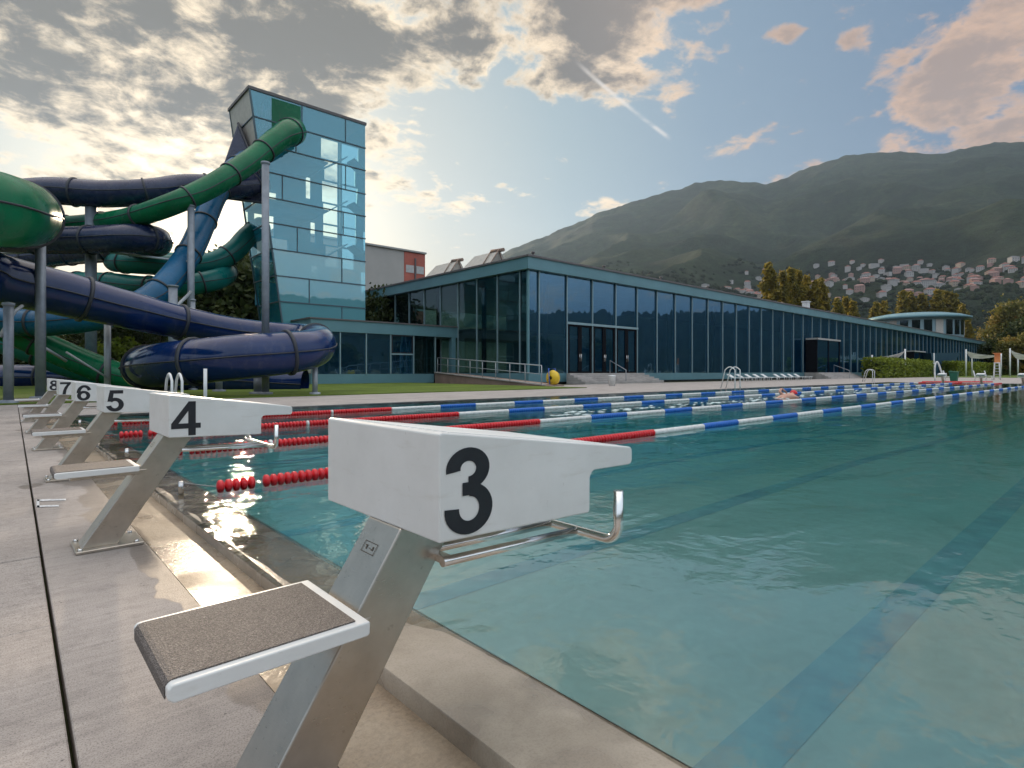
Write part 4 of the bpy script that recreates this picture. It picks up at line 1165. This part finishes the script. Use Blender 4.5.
# ------------------------------------------------------------------ background buildings
bb = empty('apartment_block', (47, 85, 0), 'pale grey block with red-brown panels behind the glass hall', 'building')
m = MB(); m.box(30, 51.6, 85, 100, -.07, 21.6); m.build('wall', M['facade_g'], bb)
m = MB(); m.box(51.6, 55.8, 84.9, 100, -.07, 21.5); m.build('red_wall', M['facade_r'], bb)
m = MB(); m.box(29.8, 56, 84.7, 100.2, 21.61, 21.9); m.build('roof', M['roofgrey'], bb)
for z in (8, 11.5, 15, 18):
    m = MB(); m.box(51.9, 53.5, 84.84, 84.9, z, z + 1.3); m.build('window', M['winpale'], bb); m = MB(); m.box(54.0, 55.5, 84.84, 84.9, z, z + 1.3); m.build('window', M['winpale'], bb)
m = MB(); m.box(53.62, 53.85, 84.7, 84.89, 0, 20.6); m.build('downpipe', M['roofdark'], bb)
m = MB(); m.box(41.2, 41.5, 84.8, 84.98, 0, 20.2); m.build('downpipe', M['roofdark'], bb)
# round pavilion with shallow domed roof
pv0 = at(915, 330, 168)
pv = empty('round_pavilion', (pv0.x, pv0.y, 0), 'round pavilion with pale curved roof rising behind the glass hall', 'building')
zr = at(915, 319, 168).z
m = MB(); m.lathe([(11.4, -.07), (11.4, zr - .7)], (pv0.x, pv0.y, 0), 40, smooth=False); m.build('wall', M['mull'], pv)
m = MB(); m.lathe([(10.8, zr - .7), (13.2, zr - .55), (13.3, zr + .0), (11.2, zr + .7), (8, zr + 1.3), (4, zr + 1.65), (0.01, zr + 1.8)], (pv0.x, pv0.y, 0), 48); m.build('roof', M['frame'], pv)
for k in range(26):
    a = 2 * math.pi * k / 26
    if math.cos(a + R(48)) > .45 and False: continue
    c_ = Vector((pv0.x + 11.42 * math.cos(a), pv0.y + 11.42 * math.sin(a), 0)); t = Vector((-math.sin(a), math.cos(a), 0)); nn = Vector((math.cos(a), math.sin(a), 0))
    m = MB(); z0, z1 = zr - 5.2, zr - 1.1
    p = [c_ - t * .95, c_ + t * .95]; m.hexa([Vector((*(p[0]).xy, z0)), Vector((*(p[1]).xy, z0)), Vector((*(p[1] + nn * .06).xy, z0)), Vector((*(p[0] + nn * .06).xy, z0)), Vector((*(p[0]).xy, z1)), Vector((*(p[1]).xy, z1)), Vector((*(p[1] + nn * .06).xy, z1)), Vector((*(p[0] + nn * .06).xy, z1))]); m.build('window', M['glass_side'] if k % 4 else M['panel_l'], pv)

# ------------------------------------------------------------------ terrain
SKY = [(-700, 355), (-300, 330), (0, 318), (200, 322), (380, 300), (440, 281), (495, 257), (515, 247), (540, 238), (570, 225), (600, 212), (640, 199), (680, 188), (700, 182), (715, 180), (745, 181), (765, 184), (785, 178), (800, 170), (820, 163), (850, 155), (880, 152), (905, 151), (930, 154), (950, 152), (970, 147), (1000, 142), (1024, 141), (1100, 150), (1300, 175), (1700, 230), (2400, 260)]
def sky_y(px):
    if px <= SKY[0][0]: return SKY[0][1]
    for (a, ya_), (b, yb_) in zip(SKY, SKY[1:]):
        if px <= b:
            t = (px - a) / (b - a); t = t * t * (3 - 2 * t) * .4 + t * .6; return ya_ + (yb_ - ya_) * t
    return SKY[-1][1]
RR = 3300.0; R0 = 430.0
def ridge_h(phi):   # phi: azimuth relative to view direction, right positive
    if abs(phi) < R(66):
        px = 512 + F * math.tan(phi); return H + (HOR - sky_y(px)) / F * RR * math.cos(phi)
    e1 = ridge_h(R(65.9)) if phi > 0 else ridge_h(R(-65.9))
    t = (abs(phi) - R(66)) / R(114); t = t * t * (3 - 2 * t)
    return e1 * (1 - t) + 560 * t
def terr(phi, r):
    t = (r - R0) / (RR - R0)
    if t < 0: return -2.0
    hr = ridge_h(phi)
    P_ = Vector((math.sin(phi) * r, math.cos(phi) * r, 0))
    if t <= 1:
        prof = .42 * t + .58 * t ** 1.9
        amp = hr * (t * (1 - t)) * 1.1
        n1 = mnoise.noise(P_ / 620 + Vector((3, 1, 0))); rid = 1 - abs(mnoise.noise(P_ / 430 + Vector((7, 2, 0)))) * 2
        n2 = mnoise.noise(P_ / 170); n3 = mnoise.noise(P_ / 60)
        z = hr * prof + amp * (.45 * n1 + .30 * (rid - .5) + .12 * n2) + n3 * (3 + 5 * t) * min(1, t * 4)
        return z - 2
    return hr - (r - RR) * .35 - 2 + mnoise.noise(P_ / 60) * 14
FWD = R(42)
def wpos(phi, r): a = FWD + phi; return math.sin(a) * r, math.cos(a) * r
phis = []
p = -180.0
while p < 180 - 1e-6:
    phis.append(R(p)); p += .3 if -48 < p < 48 else (1.0 if -90 < p < 90 else 2.0)
radii = [R0 + (RR - R0) * (k / 110) ** 1.15 for k in range(111)] + [RR * 1.03, RR * 1.1, RR * 1.25]
m = MB(); vs = []
for ph in phis:
    for r_ in radii:
        x, y = wpos(ph, r_); z = terr(ph, r_)
        if abs(r_ - RR) < 1: z += random.Random(int(ph * 1e4)).uniform(-3, 3)
        vs.append((x, y, z))
fs = []; nr = len(radii); n_ = len(phis)
for i in range(n_):
    j = (i + 1) % n_
    for k in range(nr - 1): fs.append((i * nr + k, j * nr + k, j * nr + k + 1, i * nr + k + 1))
m.add(vs, fs, 0, True)
def hill_mat():
    mt, nt, out = newmat('forest_hill'); v = coords(nt)
    a = nz(nt, v, .0035, 6, .65); b = nz(nt, v, .06, 6, .8); c3 = nz(nt, v, .012, 4, .6)
    c = ramp(nt, a, [(.3, (.008, .016, .009)), (.5, (.016, .030, .014)), (.72, (.036, .050, .022))])
    c = mixc(nt, .75, c, ramp(nt, b, [(.3, .25), (.52, 1.0), (.75, 1.9)]), 'MULTIPLY')
    c = mixc(nt, .8, c, ramp(nt, nz(nt, v, .018, 5, .75), [(.32, .45), (.5, 1.0), (.72, 1.6)]), 'MULTIPLY')
    cl = smooth(nt, c3, .60, .66)
    c = mixc(nt, mth(nt, 'MULTIPLY', cl, .2), c, (.075, .085, .035))
    pbr(nt, out, c, .9, 0, bump(nt, b, .9, 14), .1)
    return mt
M['hill'] = hill_mat()
tag(m.build('hills', M['hill'], recalc=False), kind='structure')

# town on the lower slope
def house_mesh(w, d_, h, roofh, wall, roof, name):
    mb = MB(); mb.box(-w / 2, w / 2, -d_ / 2, d_ / 2, -4, h)
    if roofh > 0:
        o_ = .6
        mb.add([(-w / 2 - o_, -d_ / 2 - o_, h), (w / 2 + o_, -d_ / 2 - o_, h), (w / 2 + o_, d_ / 2 + o_, h), (-w / 2 - o_, d_ / 2 + o_, h), (-w / 2 + d_ * .3, 0, h + roofh), (w / 2 - d_ * .3, 0, h + roofh)],
               [(0, 1, 5, 4), (1, 2, 5), (2, 3, 4, 5), (3, 0, 4), (0, 3, 2, 1)], 1)
    else: mb.box(-w / 2 - .4, w / 2 + .4, -d_ / 2 - .4, d_ / 2 + .4, h + .01, h + .6, 1)
    rows = max(1, int(h // 3)); cols = max(2, int(w // 3.2))
    for r_ in range(rows):
        for c_ in range(cols):
            x = -w / 2 + (c_ + .5) * w / cols; z = 1.0 + r_ * 3
            for sy in (-1, 1): mb.box(x - .6, x + .6, sy * d_ / 2 - .04, sy * d_ / 2 + .04, z, z + 1.4, 2)
    return mb
W_ = [simple('render_white', (.40, .38, .37), .8), simple('render_cream', (.38, .31, .25), .8), simple('render_rose', (.36, .22, .19), .8)]
RF = [simple('roof_tile', (.24, .10, .08), .8), simple('roof_slate', (.15, .15, .16), .8), simple('roof_rose', (.28, .16, .14), .8)]
protos = []
specs = [(13, 10, 7, 3.0, 0, 0, 'white house with red tiled roof on the wooded hillside', 'house'),
         (12, 9, 6, 2.5, 1, 0, 'cream house with red tiled roof on the wooded hillside', 'house'),
         (14, 10, 7, 2.6, 2, 2, 'pink house with rose tiled roof on the wooded hillside', 'house'),
         (12, 10, 6.5, 2.2, 0, 1, 'white house with grey roof on the wooded hillside', 'house'),
         (26, 12, 13, 0, 0, 1, 'large white flat roofed apartment block on the hillside', 'apartment block')]
gr = ['white red-roofed houses on the hillside', 'cream red-roofed houses on the hillside', 'pink rose-roofed houses on the hillside', 'white grey-roofed houses on the hillside', 'white apartment blocks on the hillside']
for s_ in specs:
    mb = house_mesh(*s_[:4], None, None, 'x'); o = mb.build('house' if s_[7] == 'house' else 'apartment_block', [W_[s_[4]], RF[s_[5]], M['roofdark']]); protos.append(o); 
rng = random.Random(11); placed = []; used = [False] * 5; cnt = 0; tries = 0; random.seed(9)
def px_of(phi, r, z): dd = r * math.cos(phi); return 512 + F * math.tan(phi), HOR - (z - H) / dd * F
while cnt < 296 and tries < 200000:
    tries += 1
    px = rng.uniform(640, 1035); ph = math.atan((px - 512) / F); r_ = rng.uniform(900, 2500)
    z = terr(ph, r_); _, py = px_of(ph, r_, z)
    top = 262 if px > 820 else 262 + (820 - px) * .10
    if px < 730: top = 285
    if py < top or py > min(345, 283 + (px - 700) * .192 + 5): continue
    if px > 872 and px < 962 and py > 306: continue
    if px < 745 and rng.random() < .75: continue
    dens = .25 + .9 * max(0, mnoise.noise(Vector((px / 38, py / 14, 1))) + .35)
    if 268 < py < 305 and px > 740: dens += .35
    if rng.random() > dens: continue
    x, y = wpos(ph, r_)
    if any((x - a) ** 2 + (y - b) ** 2 < 12 ** 2 for a, b in placed): continue
    placed.append((x, y))
    if (865 < px < 905 and 264 < py < 284 and rng.random() < .5) or rng.random() < .03: k = 4
    else: k = rng.choices([0, 1, 2, 3], [3, 2, 3, 3])[0]
    if not used[k]: o = protos[k]; used[k] = True
    else: o = protos[k].copy(); COL.objects.link(o)
    o.location = (x, y, z); o.rotation_euler.z = FWD * -1 + rng.uniform(-.7, .7) + rng.choice([0, 0, math.pi / 2]); s_ = rng.uniform(.55, .95) * (.75 if k == 4 else 1); o.scale = (s_, s_, s_ * rng.uniform(.85, 1.2))
    tag(o, specs[k][6], specs[k][7], gr[k]); cnt += 1
for k in range(5):
    if not used[k]: bpy.data.objects.remove(protos[k])
# scattered woods between the houses: one mass
def blob(mb, c, s, rng, mi=0):
    vs = []; 
    for (ring, zz) in ((.55, -.1), (1.0, .35), (.85, .8), (.35, 1.15)):
        for k in range(6):
            a = k * math.pi / 3 + ring; q = rng.uniform(.75, 1.2); vs.append(c + Vector((math.cos(a) * ring * s * q, math.sin(a) * ring * s * q, zz * s * 1.1)))
    fs = [(i * 6 + k, i * 6 + (k + 1) % 6, i * 6 + 6 + (k + 1) % 6, i * 6 + 6 + k) for i in range(3) for k in range(6)] + [(18, 19, 20, 21, 22, 23)]
    mb.add(vs, fs, mi)
mb = MB(); rng = random.Random(3)
for _ in range(6500):
    px = rng.uniform(560, 1100); ph = math.atan((px - 512) / F); r_ = rng.uniform(520, 2600) if rng.random() < .8 else rng.uniform(520, 900)
    z = terr(ph, r_); x, y = wpos(ph, r_)
    if px_of(ph, r_, z)[1] < 268 + 18 * mnoise.noise(Vector((px / 40, 0, 0))): continue
    blob(mb, Vector((x, y, z - 2)), rng.uniform(3, 6), rng)
tag(mb.build('woods', M['hill'], recalc=False), 'scattered woodland between the hillside houses', 'woods', kind='stuff')

# ------------------------------------------------------------------ trees
def tree_proto(name, h, rx, trunk_h, mat, seed, nclump, per, leaf, columnar=False):
    rng = random.Random(seed); e = empty(name, (0, 0, 0))
    tr = MB(); tr.tube([(0, 0, -.1), (.1, .05, trunk_h * .5), (.0, .1, trunk_h), (.1, 0, h * .75)], [.032 * h, .024 * h, .018 * h, .005 * h], 8)
    cl = []
    for _ in range(nclump):
        while True:
            u = Vector((rng.uniform(-1, 1), rng.uniform(-1, 1), rng.uniform(-1, 1)))
            if .15 < u.length < 1: break
        if rng.random() < .7: u = u.normalized() * rng.uniform(.7, 1.0)
        zc = trunk_h + (h - trunk_h) * .5
        wob = 1 + .35 * mnoise.noise(u * 1.6 + Vector((seed, 0, 0)))
        taper = 1.0 if not columnar else (.55 + .45 * math.cos(u.z * 1.2)) * (1 - .35 * max(0, u.z))
        c = Vector((u.x * rx * wob * taper, u.y * rx * wob * taper, zc + u.z * (h - trunk_h) * .5 * (1 + .12 * wob)))
        cl.append(c)
    for c in cl[:14]:
        tr.tube([(0.02, .02, trunk_h * rng.uniform(.7, 1.4)), c * .55 + Vector((0, 0, c.z * .3)), c], [.009 * h, .005 * h, .002 * h], 5)
    tr.build('trunk', M['bark'], e)
    f = MB(); pts = []
    for c in cl:
        s = rx * (.22 if not columnar else .28) * rng.uniform(.7, 1.3)
        for _ in range(per):
            g_ = Vector((rng.gauss(0, 1), rng.gauss(0, 1), rng.gauss(0, .8)))
            pts.append(c + g_ * s * .55)
    leaf_cloud(f, pts, leaf, rng)
    f.build('crown', mat, e, recalc=False)
    return e
T1 = tree_proto('tree', 11, 4.6, 2.2, M['leaf'], 1, 120, 55, .24)
T2 = tree_proto('tree', 9.5, 4.2, 1.6, M['leaf'], 2, 110, 55, .24)
TP = tree_proto('poplar_tree', 30, 2.6, 2.0, M['leaf_gold'], 5, 150, 42, .42, True)
TO = tree_proto('tree', 15, 7.5, 2.0, M['leaf_orange'], 9, 170, 60, .34)
TS = tree_proto('shrub', 3.2, 2.6, .5, M['leaf_l'], 12, 60, 60, .16)
usedp = {}
def put(proto, px, d, h, h0, label, cat, group, wid=1.0, rot=0):
    b = at(px, HOR, d)
    if id(proto) not in usedp: o = proto; usedp[id(proto)] = 1
    else: o = copy_tree(proto)
    s_ = h / h0; o.location = (b.x, b.y, -.07); o.scale = (s_ * wid, s_ * wid, s_); o.rotation_euler.z = rot
    tag(o, label, cat, group)
    return o
rng = random.Random(21)
dark = [(-45, 62, 11), (-5, 66, 12), (38, 70, 12.5), (78, 64, 10.5), (112, 72, 11.5), (145, 66, 10), (176, 60, 9.5), (205, 70, 12), (232, 64, 13.5), (252, 70, 14.5), (280, 66, 13), (326, 70, 9.5), (15, 50, 5.5), (62, 48, 5.0), (160, 50, 5.5), (190, 47, 4.6), (120, 46, 5.2), (225, 50, 5.5), (250, 47, 4.5)]
for i, (px, d_, h_) in enumerate(dark):
    put(T1 if i % 2 == 0 else T2, px, d_, h_, 11 if i % 2 == 0 else 9.5, 'dark leafy tree in the belt behind the water slides', 'tree', 'trees behind the water slides', rng.uniform(.95, 1.25), rng.uniform(0, 6))
put(TS, 118, 44, 3.0, 3.2, 'pale yellow-green shrub seen between the posts under the slides', 'shrub', None, 1.1)
put(T2, 383, 58, 9.0, 9.5, 'dark tree top showing between the tower and the hall roof', 'tree', None, .8)
pops = [(770, 150, 266), (783, 152, 274), (790, 155, 271), (797, 156, 273), (806, 158, 278), (816, 156, 283), (822, 160, 281)]
for i, (px, d_, y_) in enumerate(pops):
    put(TP, px, d_, (HOR - y_) / F * d_ + H, 30, 'tall golden poplar in the clump above the middle of the hall roof' if i else 'tallest golden poplar, left end of the clump above the hall roof', 'poplar', 'poplars behind the glass hall', 1.0 if i else 1.15, i)
pops2 = [(838, 200, 300), (846, 205, 299), (852, 202, 303), (875, 230, 304), (884, 232, 303), (904, 240, 293), (911, 242, 294), (922, 240, 296), (937, 236, 292), (943, 240, 293), (949, 238, 294), (955, 236, 296), (963, 215, 306), (968, 200, 322)]
for i, (px, d_, y_) in enumerate(pops2):
    put(TP, px, d_, (HOR - y_) / F * d_ + H, 30, 'small distant golden poplar behind the round pavilion', 'poplar', 'distant poplars behind the round pavilion', 1.15, i)
put(TO, 1021, 175, 21.0, 15, 'large tree with orange sunlit crown at the right edge', 'tree', None, .85)
for i, (px, d_, h_) in enumerate([(975, 190, 8), (990, 172, 10), (1004, 150, 9.5), (1030, 140, 13), (1050, 150, 16), (962, 200, 9)]):
    put(T1 if i % 2 else T2, px, d_, h_, 11 if i % 2 else 9.5, 'dark bushy tree beyond the end of the glass hall', 'tree', 'dark trees beyond the far end of the hall', 1.2, i)
o = put(TO, 1024, 128, 9.0, 15, 'small yellow-leaved tree at the right edge behind the sail', 'tree', None, 1.0, 2)
# tree belt on the bank behind the camera (mirrored in the hall glass)
for i in range(9):
    x = 30 + i * 13.5; o = copy_tree(T1); o.location = (x, -60 + 9 * math.sin(i * 1.7), -.07); s_ = rng.uniform(.7, 1.1); o.scale = (s_ * 1.2, s_ * 1.2, s_); o.rotation_euler.z = i
    tag(o, 'dark tree mirrored low in the hall glass', 'tree', 'trees across the lawn from the hall')

# ------------------------------------------------------------------ haze, light, sky, camera
hz = MB(); hz.box(-4300, 4300, -4300, 4300, -400, 1500)
m, nt, out = newmat('haze_air'); vol = N(nt, 'ShaderNodeVolumePrincipled'); vol.inputs['Density'].default_value = .000058
vol.inputs['Color'].default_value = (.58, .77, 1.0, 1); vol.inputs['Anisotropy'].default_value = .3
nt.links.new(vol.outputs[0], out.inputs['Volume'])
tag(hz.build('haze', m), 'thin evening haze over the whole valley', 'haze', kind='stuff')

SUN_EL, SUN_AZ = 12.5, 16.0     # azimuth from +Y towards +X
sd = Vector((math.sin(R(SUN_AZ)) * math.cos(R(SUN_EL)), math.cos(R(SUN_AZ)) * math.cos(R(SUN_EL)), math.sin(R(SUN_EL))))
L = bpy.data.lights.new('sun', 'SUN'); L.energy = 2.4; L.angle = R(3); L.color = (1, .80, .58)
lo_ = bpy.data.objects.new('sun', L); COL.objects.link(lo_); lo_.rotation_euler = sd.to_track_quat('Z', 'Y').to_euler()

w = bpy.data.worlds.new('World'); S.world = w; w.use_nodes = True; nt = w.node_tree; nt.nodes.clear()
out = N(nt, 'ShaderNodeOutputWorld'); bg = N(nt, 'ShaderNodeBackground'); nt.links.new(bg.outputs[0], out.inputs[0])
sk = N(nt, 'ShaderNodeTexSky'); sk.sky_type = 'NISHITA'; sk.sun_disc = False; sk.sun_elevation = R(SUN_EL); sk.sun_rotation = R(SUN_AZ)
sk.air_density = 1.0; sk.dust_density = 2.5; sk.ozone_density = 1.2
tc = N(nt, 'ShaderNodeTexCoord'); D = tc.outputs['Generated']
sep = N(nt, 'ShaderNodeSeparateXYZ'); nt.links.new(D, sep.inputs[0])
az = mth(nt, 'ARCTAN2', sep.outputs[0], sep.outputs[1]); el = mth(nt, 'ARCSINE', sep.outputs[2])
az = mth(nt, 'MULTIPLY', az, 57.2958); el = mth(nt, 'MULTIPLY', el, 57.2958)
# cloud-plane coordinates
den = mth(nt, 'ADD', mth(nt, 'MAXIMUM', sep.outputs[2], 0.0), .16)
cx = mth(nt, 'DIVIDE', sep.outputs[0], den); cy = mth(nt, 'DIVIDE', sep.outputs[1], den)
cmb = N(nt, 'ShaderNodeCombineXYZ'); nt.links.new(cx, cmb.inputs[0]); nt.links.new(cy, cmb.inputs[1]); PV = cmb.outputs[0]
n1 = nz(nt, PV, 2.6, 10, .62, .5); n2 = nz(nt, PV, 11.0, 8, .62, .3)
def dirpix(px, py):
    ph = math.atan((px - 512) / F); dd = math.cos(ph); return 42 + math.degrees(ph), math.degrees(math.atan((HOR - py) / F * dd))
cover = None
def addblob(px, py, rx, ry, ang, amp):
    global cover
    a0, e0 = dirpix(px, py); c, s_ = math.cos(R(ang)), math.sin(R(ang))
    da = mth(nt, 'SUBTRACT', az, a0); de = mth(nt, 'SUBTRACT', el, e0)
    u = mth(nt, 'ADD', mth(nt, 'MULTIPLY', da, c / rx), mth(nt, 'MULTIPLY', de, s_ / rx))
    v = mth(nt, 'ADD', mth(nt, 'MULTIPLY', da, -s_ / ry), mth(nt, 'MULTIPLY', de, c / ry))
    q = mth(nt, 'SQRT', mth(nt, 'ADD', mth(nt, 'MULTIPLY', u, u), mth(nt, 'MULTIPLY', v, v)))
    f = mth(nt, 'MULTIPLY', smooth(nt, q, 1.5, .1), amp * 1.08)
    cover = f if cover is None else mth(nt, 'MAXIMUM', cover, f)
# (px, py, radius az deg, radius el deg, tilt, amount)
addblob(150, 20, 27, 13, -12, 1.0); addblob(330, 70, 13, 9, -30, .9); addblob(375, 110, 5, 7, 0, .7); addblob(40, 60, 16, 8, -14, .9)
addblob(470, 20, 12, 6, 8, .75); addblob(600, 15, 15, 6.5, 8, .95); addblob(690, 20, 8, 5, 20, .6)
addblob(60, 130, 12, 2.6, -18, .55); addblob(20, 165, 16, 3.2, -14, .55); addblob(150, 205, 14, 2.5, -12, .4)
addblob(960, 75, 8.5, 5, 35, .85); addblob(1010, 130, 5, 2.5, 20, .6); addblob(905, 105, 5, 2.2, 10, .6)
addblob(730, 148, 5, 1.3, 8, .62); addblob(600, 205, 3.2, 1.1, 0, .6); addblob(790, 176, 3.5, .9, 14, .6)
addblob(780, 35, 2.6, .9, -5, .55); addblob(856, 45, 1.7, 1.2, -35, .55); addblob(183, 143, 1.3, .6, -30, .55)
# clouds elsewhere in the sky, outside the view and high up
hi = mth(nt, 'MULTIPLY', smooth(nt, el, 40, 52), .8); cover = mth(nt, 'MAXIMUM', cover, hi)
back = mth(nt, 'MULTIPLY', smooth(nt, sep.outputs[1], .1, -.3), .35); cover = mth(nt, 'MAXIMUM', cover, back)
dens = mth(nt, 'ADD', cover, mth(nt, 'MULTIPLY', mth(nt, 'SUBTRACT', n1, .5), 2.3))
dens = mth(nt, 'ADD', dens, mth(nt, 'MULTIPLY', mth(nt, 'SUBTRACT', n2, .5), 1.6))
dp = N(nt, 'ShaderNodeVectorMath'); dp.operation = 'DOT_PRODUCT'; nt.links.new(D, dp.inputs[0]); dp.inputs[1].default_value = sd
n3 = nz(nt, PV, 5.0, 9, .68, .6)
alpha = mth(nt, 'MULTIPLY', smooth(nt, dens, .32, .70), smooth(nt, el, .5, 5))
thick = mth(nt, 'MULTIPLY', smooth(nt, mth(nt, 'ADD', mth(nt, 'ADD', dens, mth(nt, 'MULTIPLY', smooth(nt, el, 20, 33), .12)), mth(nt, 'MULTIPLY', mth(nt, 'SUBTRACT', n3, .5), 1.5)), .45, 1.15), mth(nt, 'ADD', .72, mth(nt, 'MULTIPLY', smooth(nt, dp.outputs['Value'], .6, .85), .28)))
dot = dp.outputs['Value']
near = smooth(nt, dot, .60, .95)
high = smooth(nt, el, 33, 52); behind = smooth(nt, dot, .35, -.3)
edge = mixc(nt, near, (2.5, 1.65, 1.15), (4.6, 3.75, 2.6)); core = mixc(nt, near, (.90, .74, .72), (.60, .54, .46))
cc = mixc(nt, thick, edge, core)
air = ramp(nt, mth(nt, 'MULTIPLY_ADD', dot, .5, .5), [(0, (.16, .21, .28)), (.74, (.070, .112, .170)), (.86, (.115, .165, .215)), (.93, (.185, .235, .255)), (.975, (.28, .30, .285)), (.992, (.45, .43, .36)), (1, (.85, .74, .55))])
air = mixc(nt, 1, air, (7.0, 7.2, 7.4), 'MULTIPLY')
dim = mth(nt, 'SUBTRACT', 1.0, mth(nt, 'MULTIPLY', smooth(nt, el, 10, 24), .22))
lowb = mth(nt, 'MULTIPLY', mth(nt, 'MULTIPLY', smooth(nt, el, 17, 3), smooth(nt, dot, .75, .95)), .55)
air = mixc(nt, lowb, air, (2.9, 2.5, 1.9))
skn = mixc(nt, 1, sk.outputs[0], (.5, .5, .5), 'MULTIPLY')
veil = mixc(nt, .92, skn, air)
tot = mixc(nt, alpha, veil, cc)
# brightness added to the high and rear sky, out of view, lighting the foreground
tot = mixc(nt, mth(nt, 'MULTIPLY', high, .8), tot, (7.8, 7.3, 6.9))
tot = mixc(nt, mth(nt, 'MULTIPLY', mth(nt, 'MULTIPLY', behind, smooth(nt, el, 2, 14)), .75), tot, (3.9, 4.5, 5.1))
# thin vapour trail
def trail(p0, p1, wd, amp):
    global tot
    (a0, e0), (a1, e1) = dirpix(*p0), dirpix(*p1); Ln = math.hypot(a1 - a0, e1 - e0); c, s_ = (a1 - a0) / Ln, (e1 - e0) / Ln
    da = mth(nt, 'SUBTRACT', az, a0); de = mth(nt, 'SUBTRACT', el, e0)
    u = mth(nt, 'ADD', mth(nt, 'MULTIPLY', da, c), mth(nt, 'MULTIPLY', de, s_)); v = mth(nt, 'ABSOLUTE', mth(nt, 'ADD', mth(nt, 'MULTIPLY', da, -s_), mth(nt, 'MULTIPLY', de, c)))
    f = mth(nt, 'MULTIPLY', mth(nt, 'MULTIPLY', smooth(nt, u, 0, Ln * .25), smooth(nt, u, Ln, Ln * .93)), smooth(nt, v, wd, 0))
    f = mth(nt, 'MULTIPLY', f, mth(nt, 'MULTIPLY', smooth(nt, n2, .3, .6), amp)); tot = mixc(nt, f, tot, (3.2, 3.0, 2.8))
trail((572, 58), (672, 140), .30, .65)
nt.links.new(tot, bg.inputs[0]); bg.inputs[1].default_value = .10

cam = bpy.data.cameras.new('camera'); co = bpy.data.objects.new('camera', cam); COL.objects.link(co); S.camera = co
cam.sensor_width = 36; cam.lens = F / 1024 * 36; cam.shift_y = -(384 - HOR) / 1024; cam.clip_start = .05; cam.clip_end = 20000
co.location = (0, 0, H); co.rotation_euler = (R(90), 0, -R(42))
S.view_settings.view_transform = 'Standard'; S.view_settings.look = 'None'; S.view_settings.gamma = 1; S.view_settings.exposure = 1.45
S.view_settings.use_curve_mapping = False
S.cycles.max_bounces = 8; S.cycles.transparent_max_bounces = 16; S.cycles.volume_bounces = 0
S.cycles.use_denoising = True; S.cycles.caustics_reflective = False; S.cycles.caustics_refractive = False; S.cycles.sample_clamp_indirect = 6
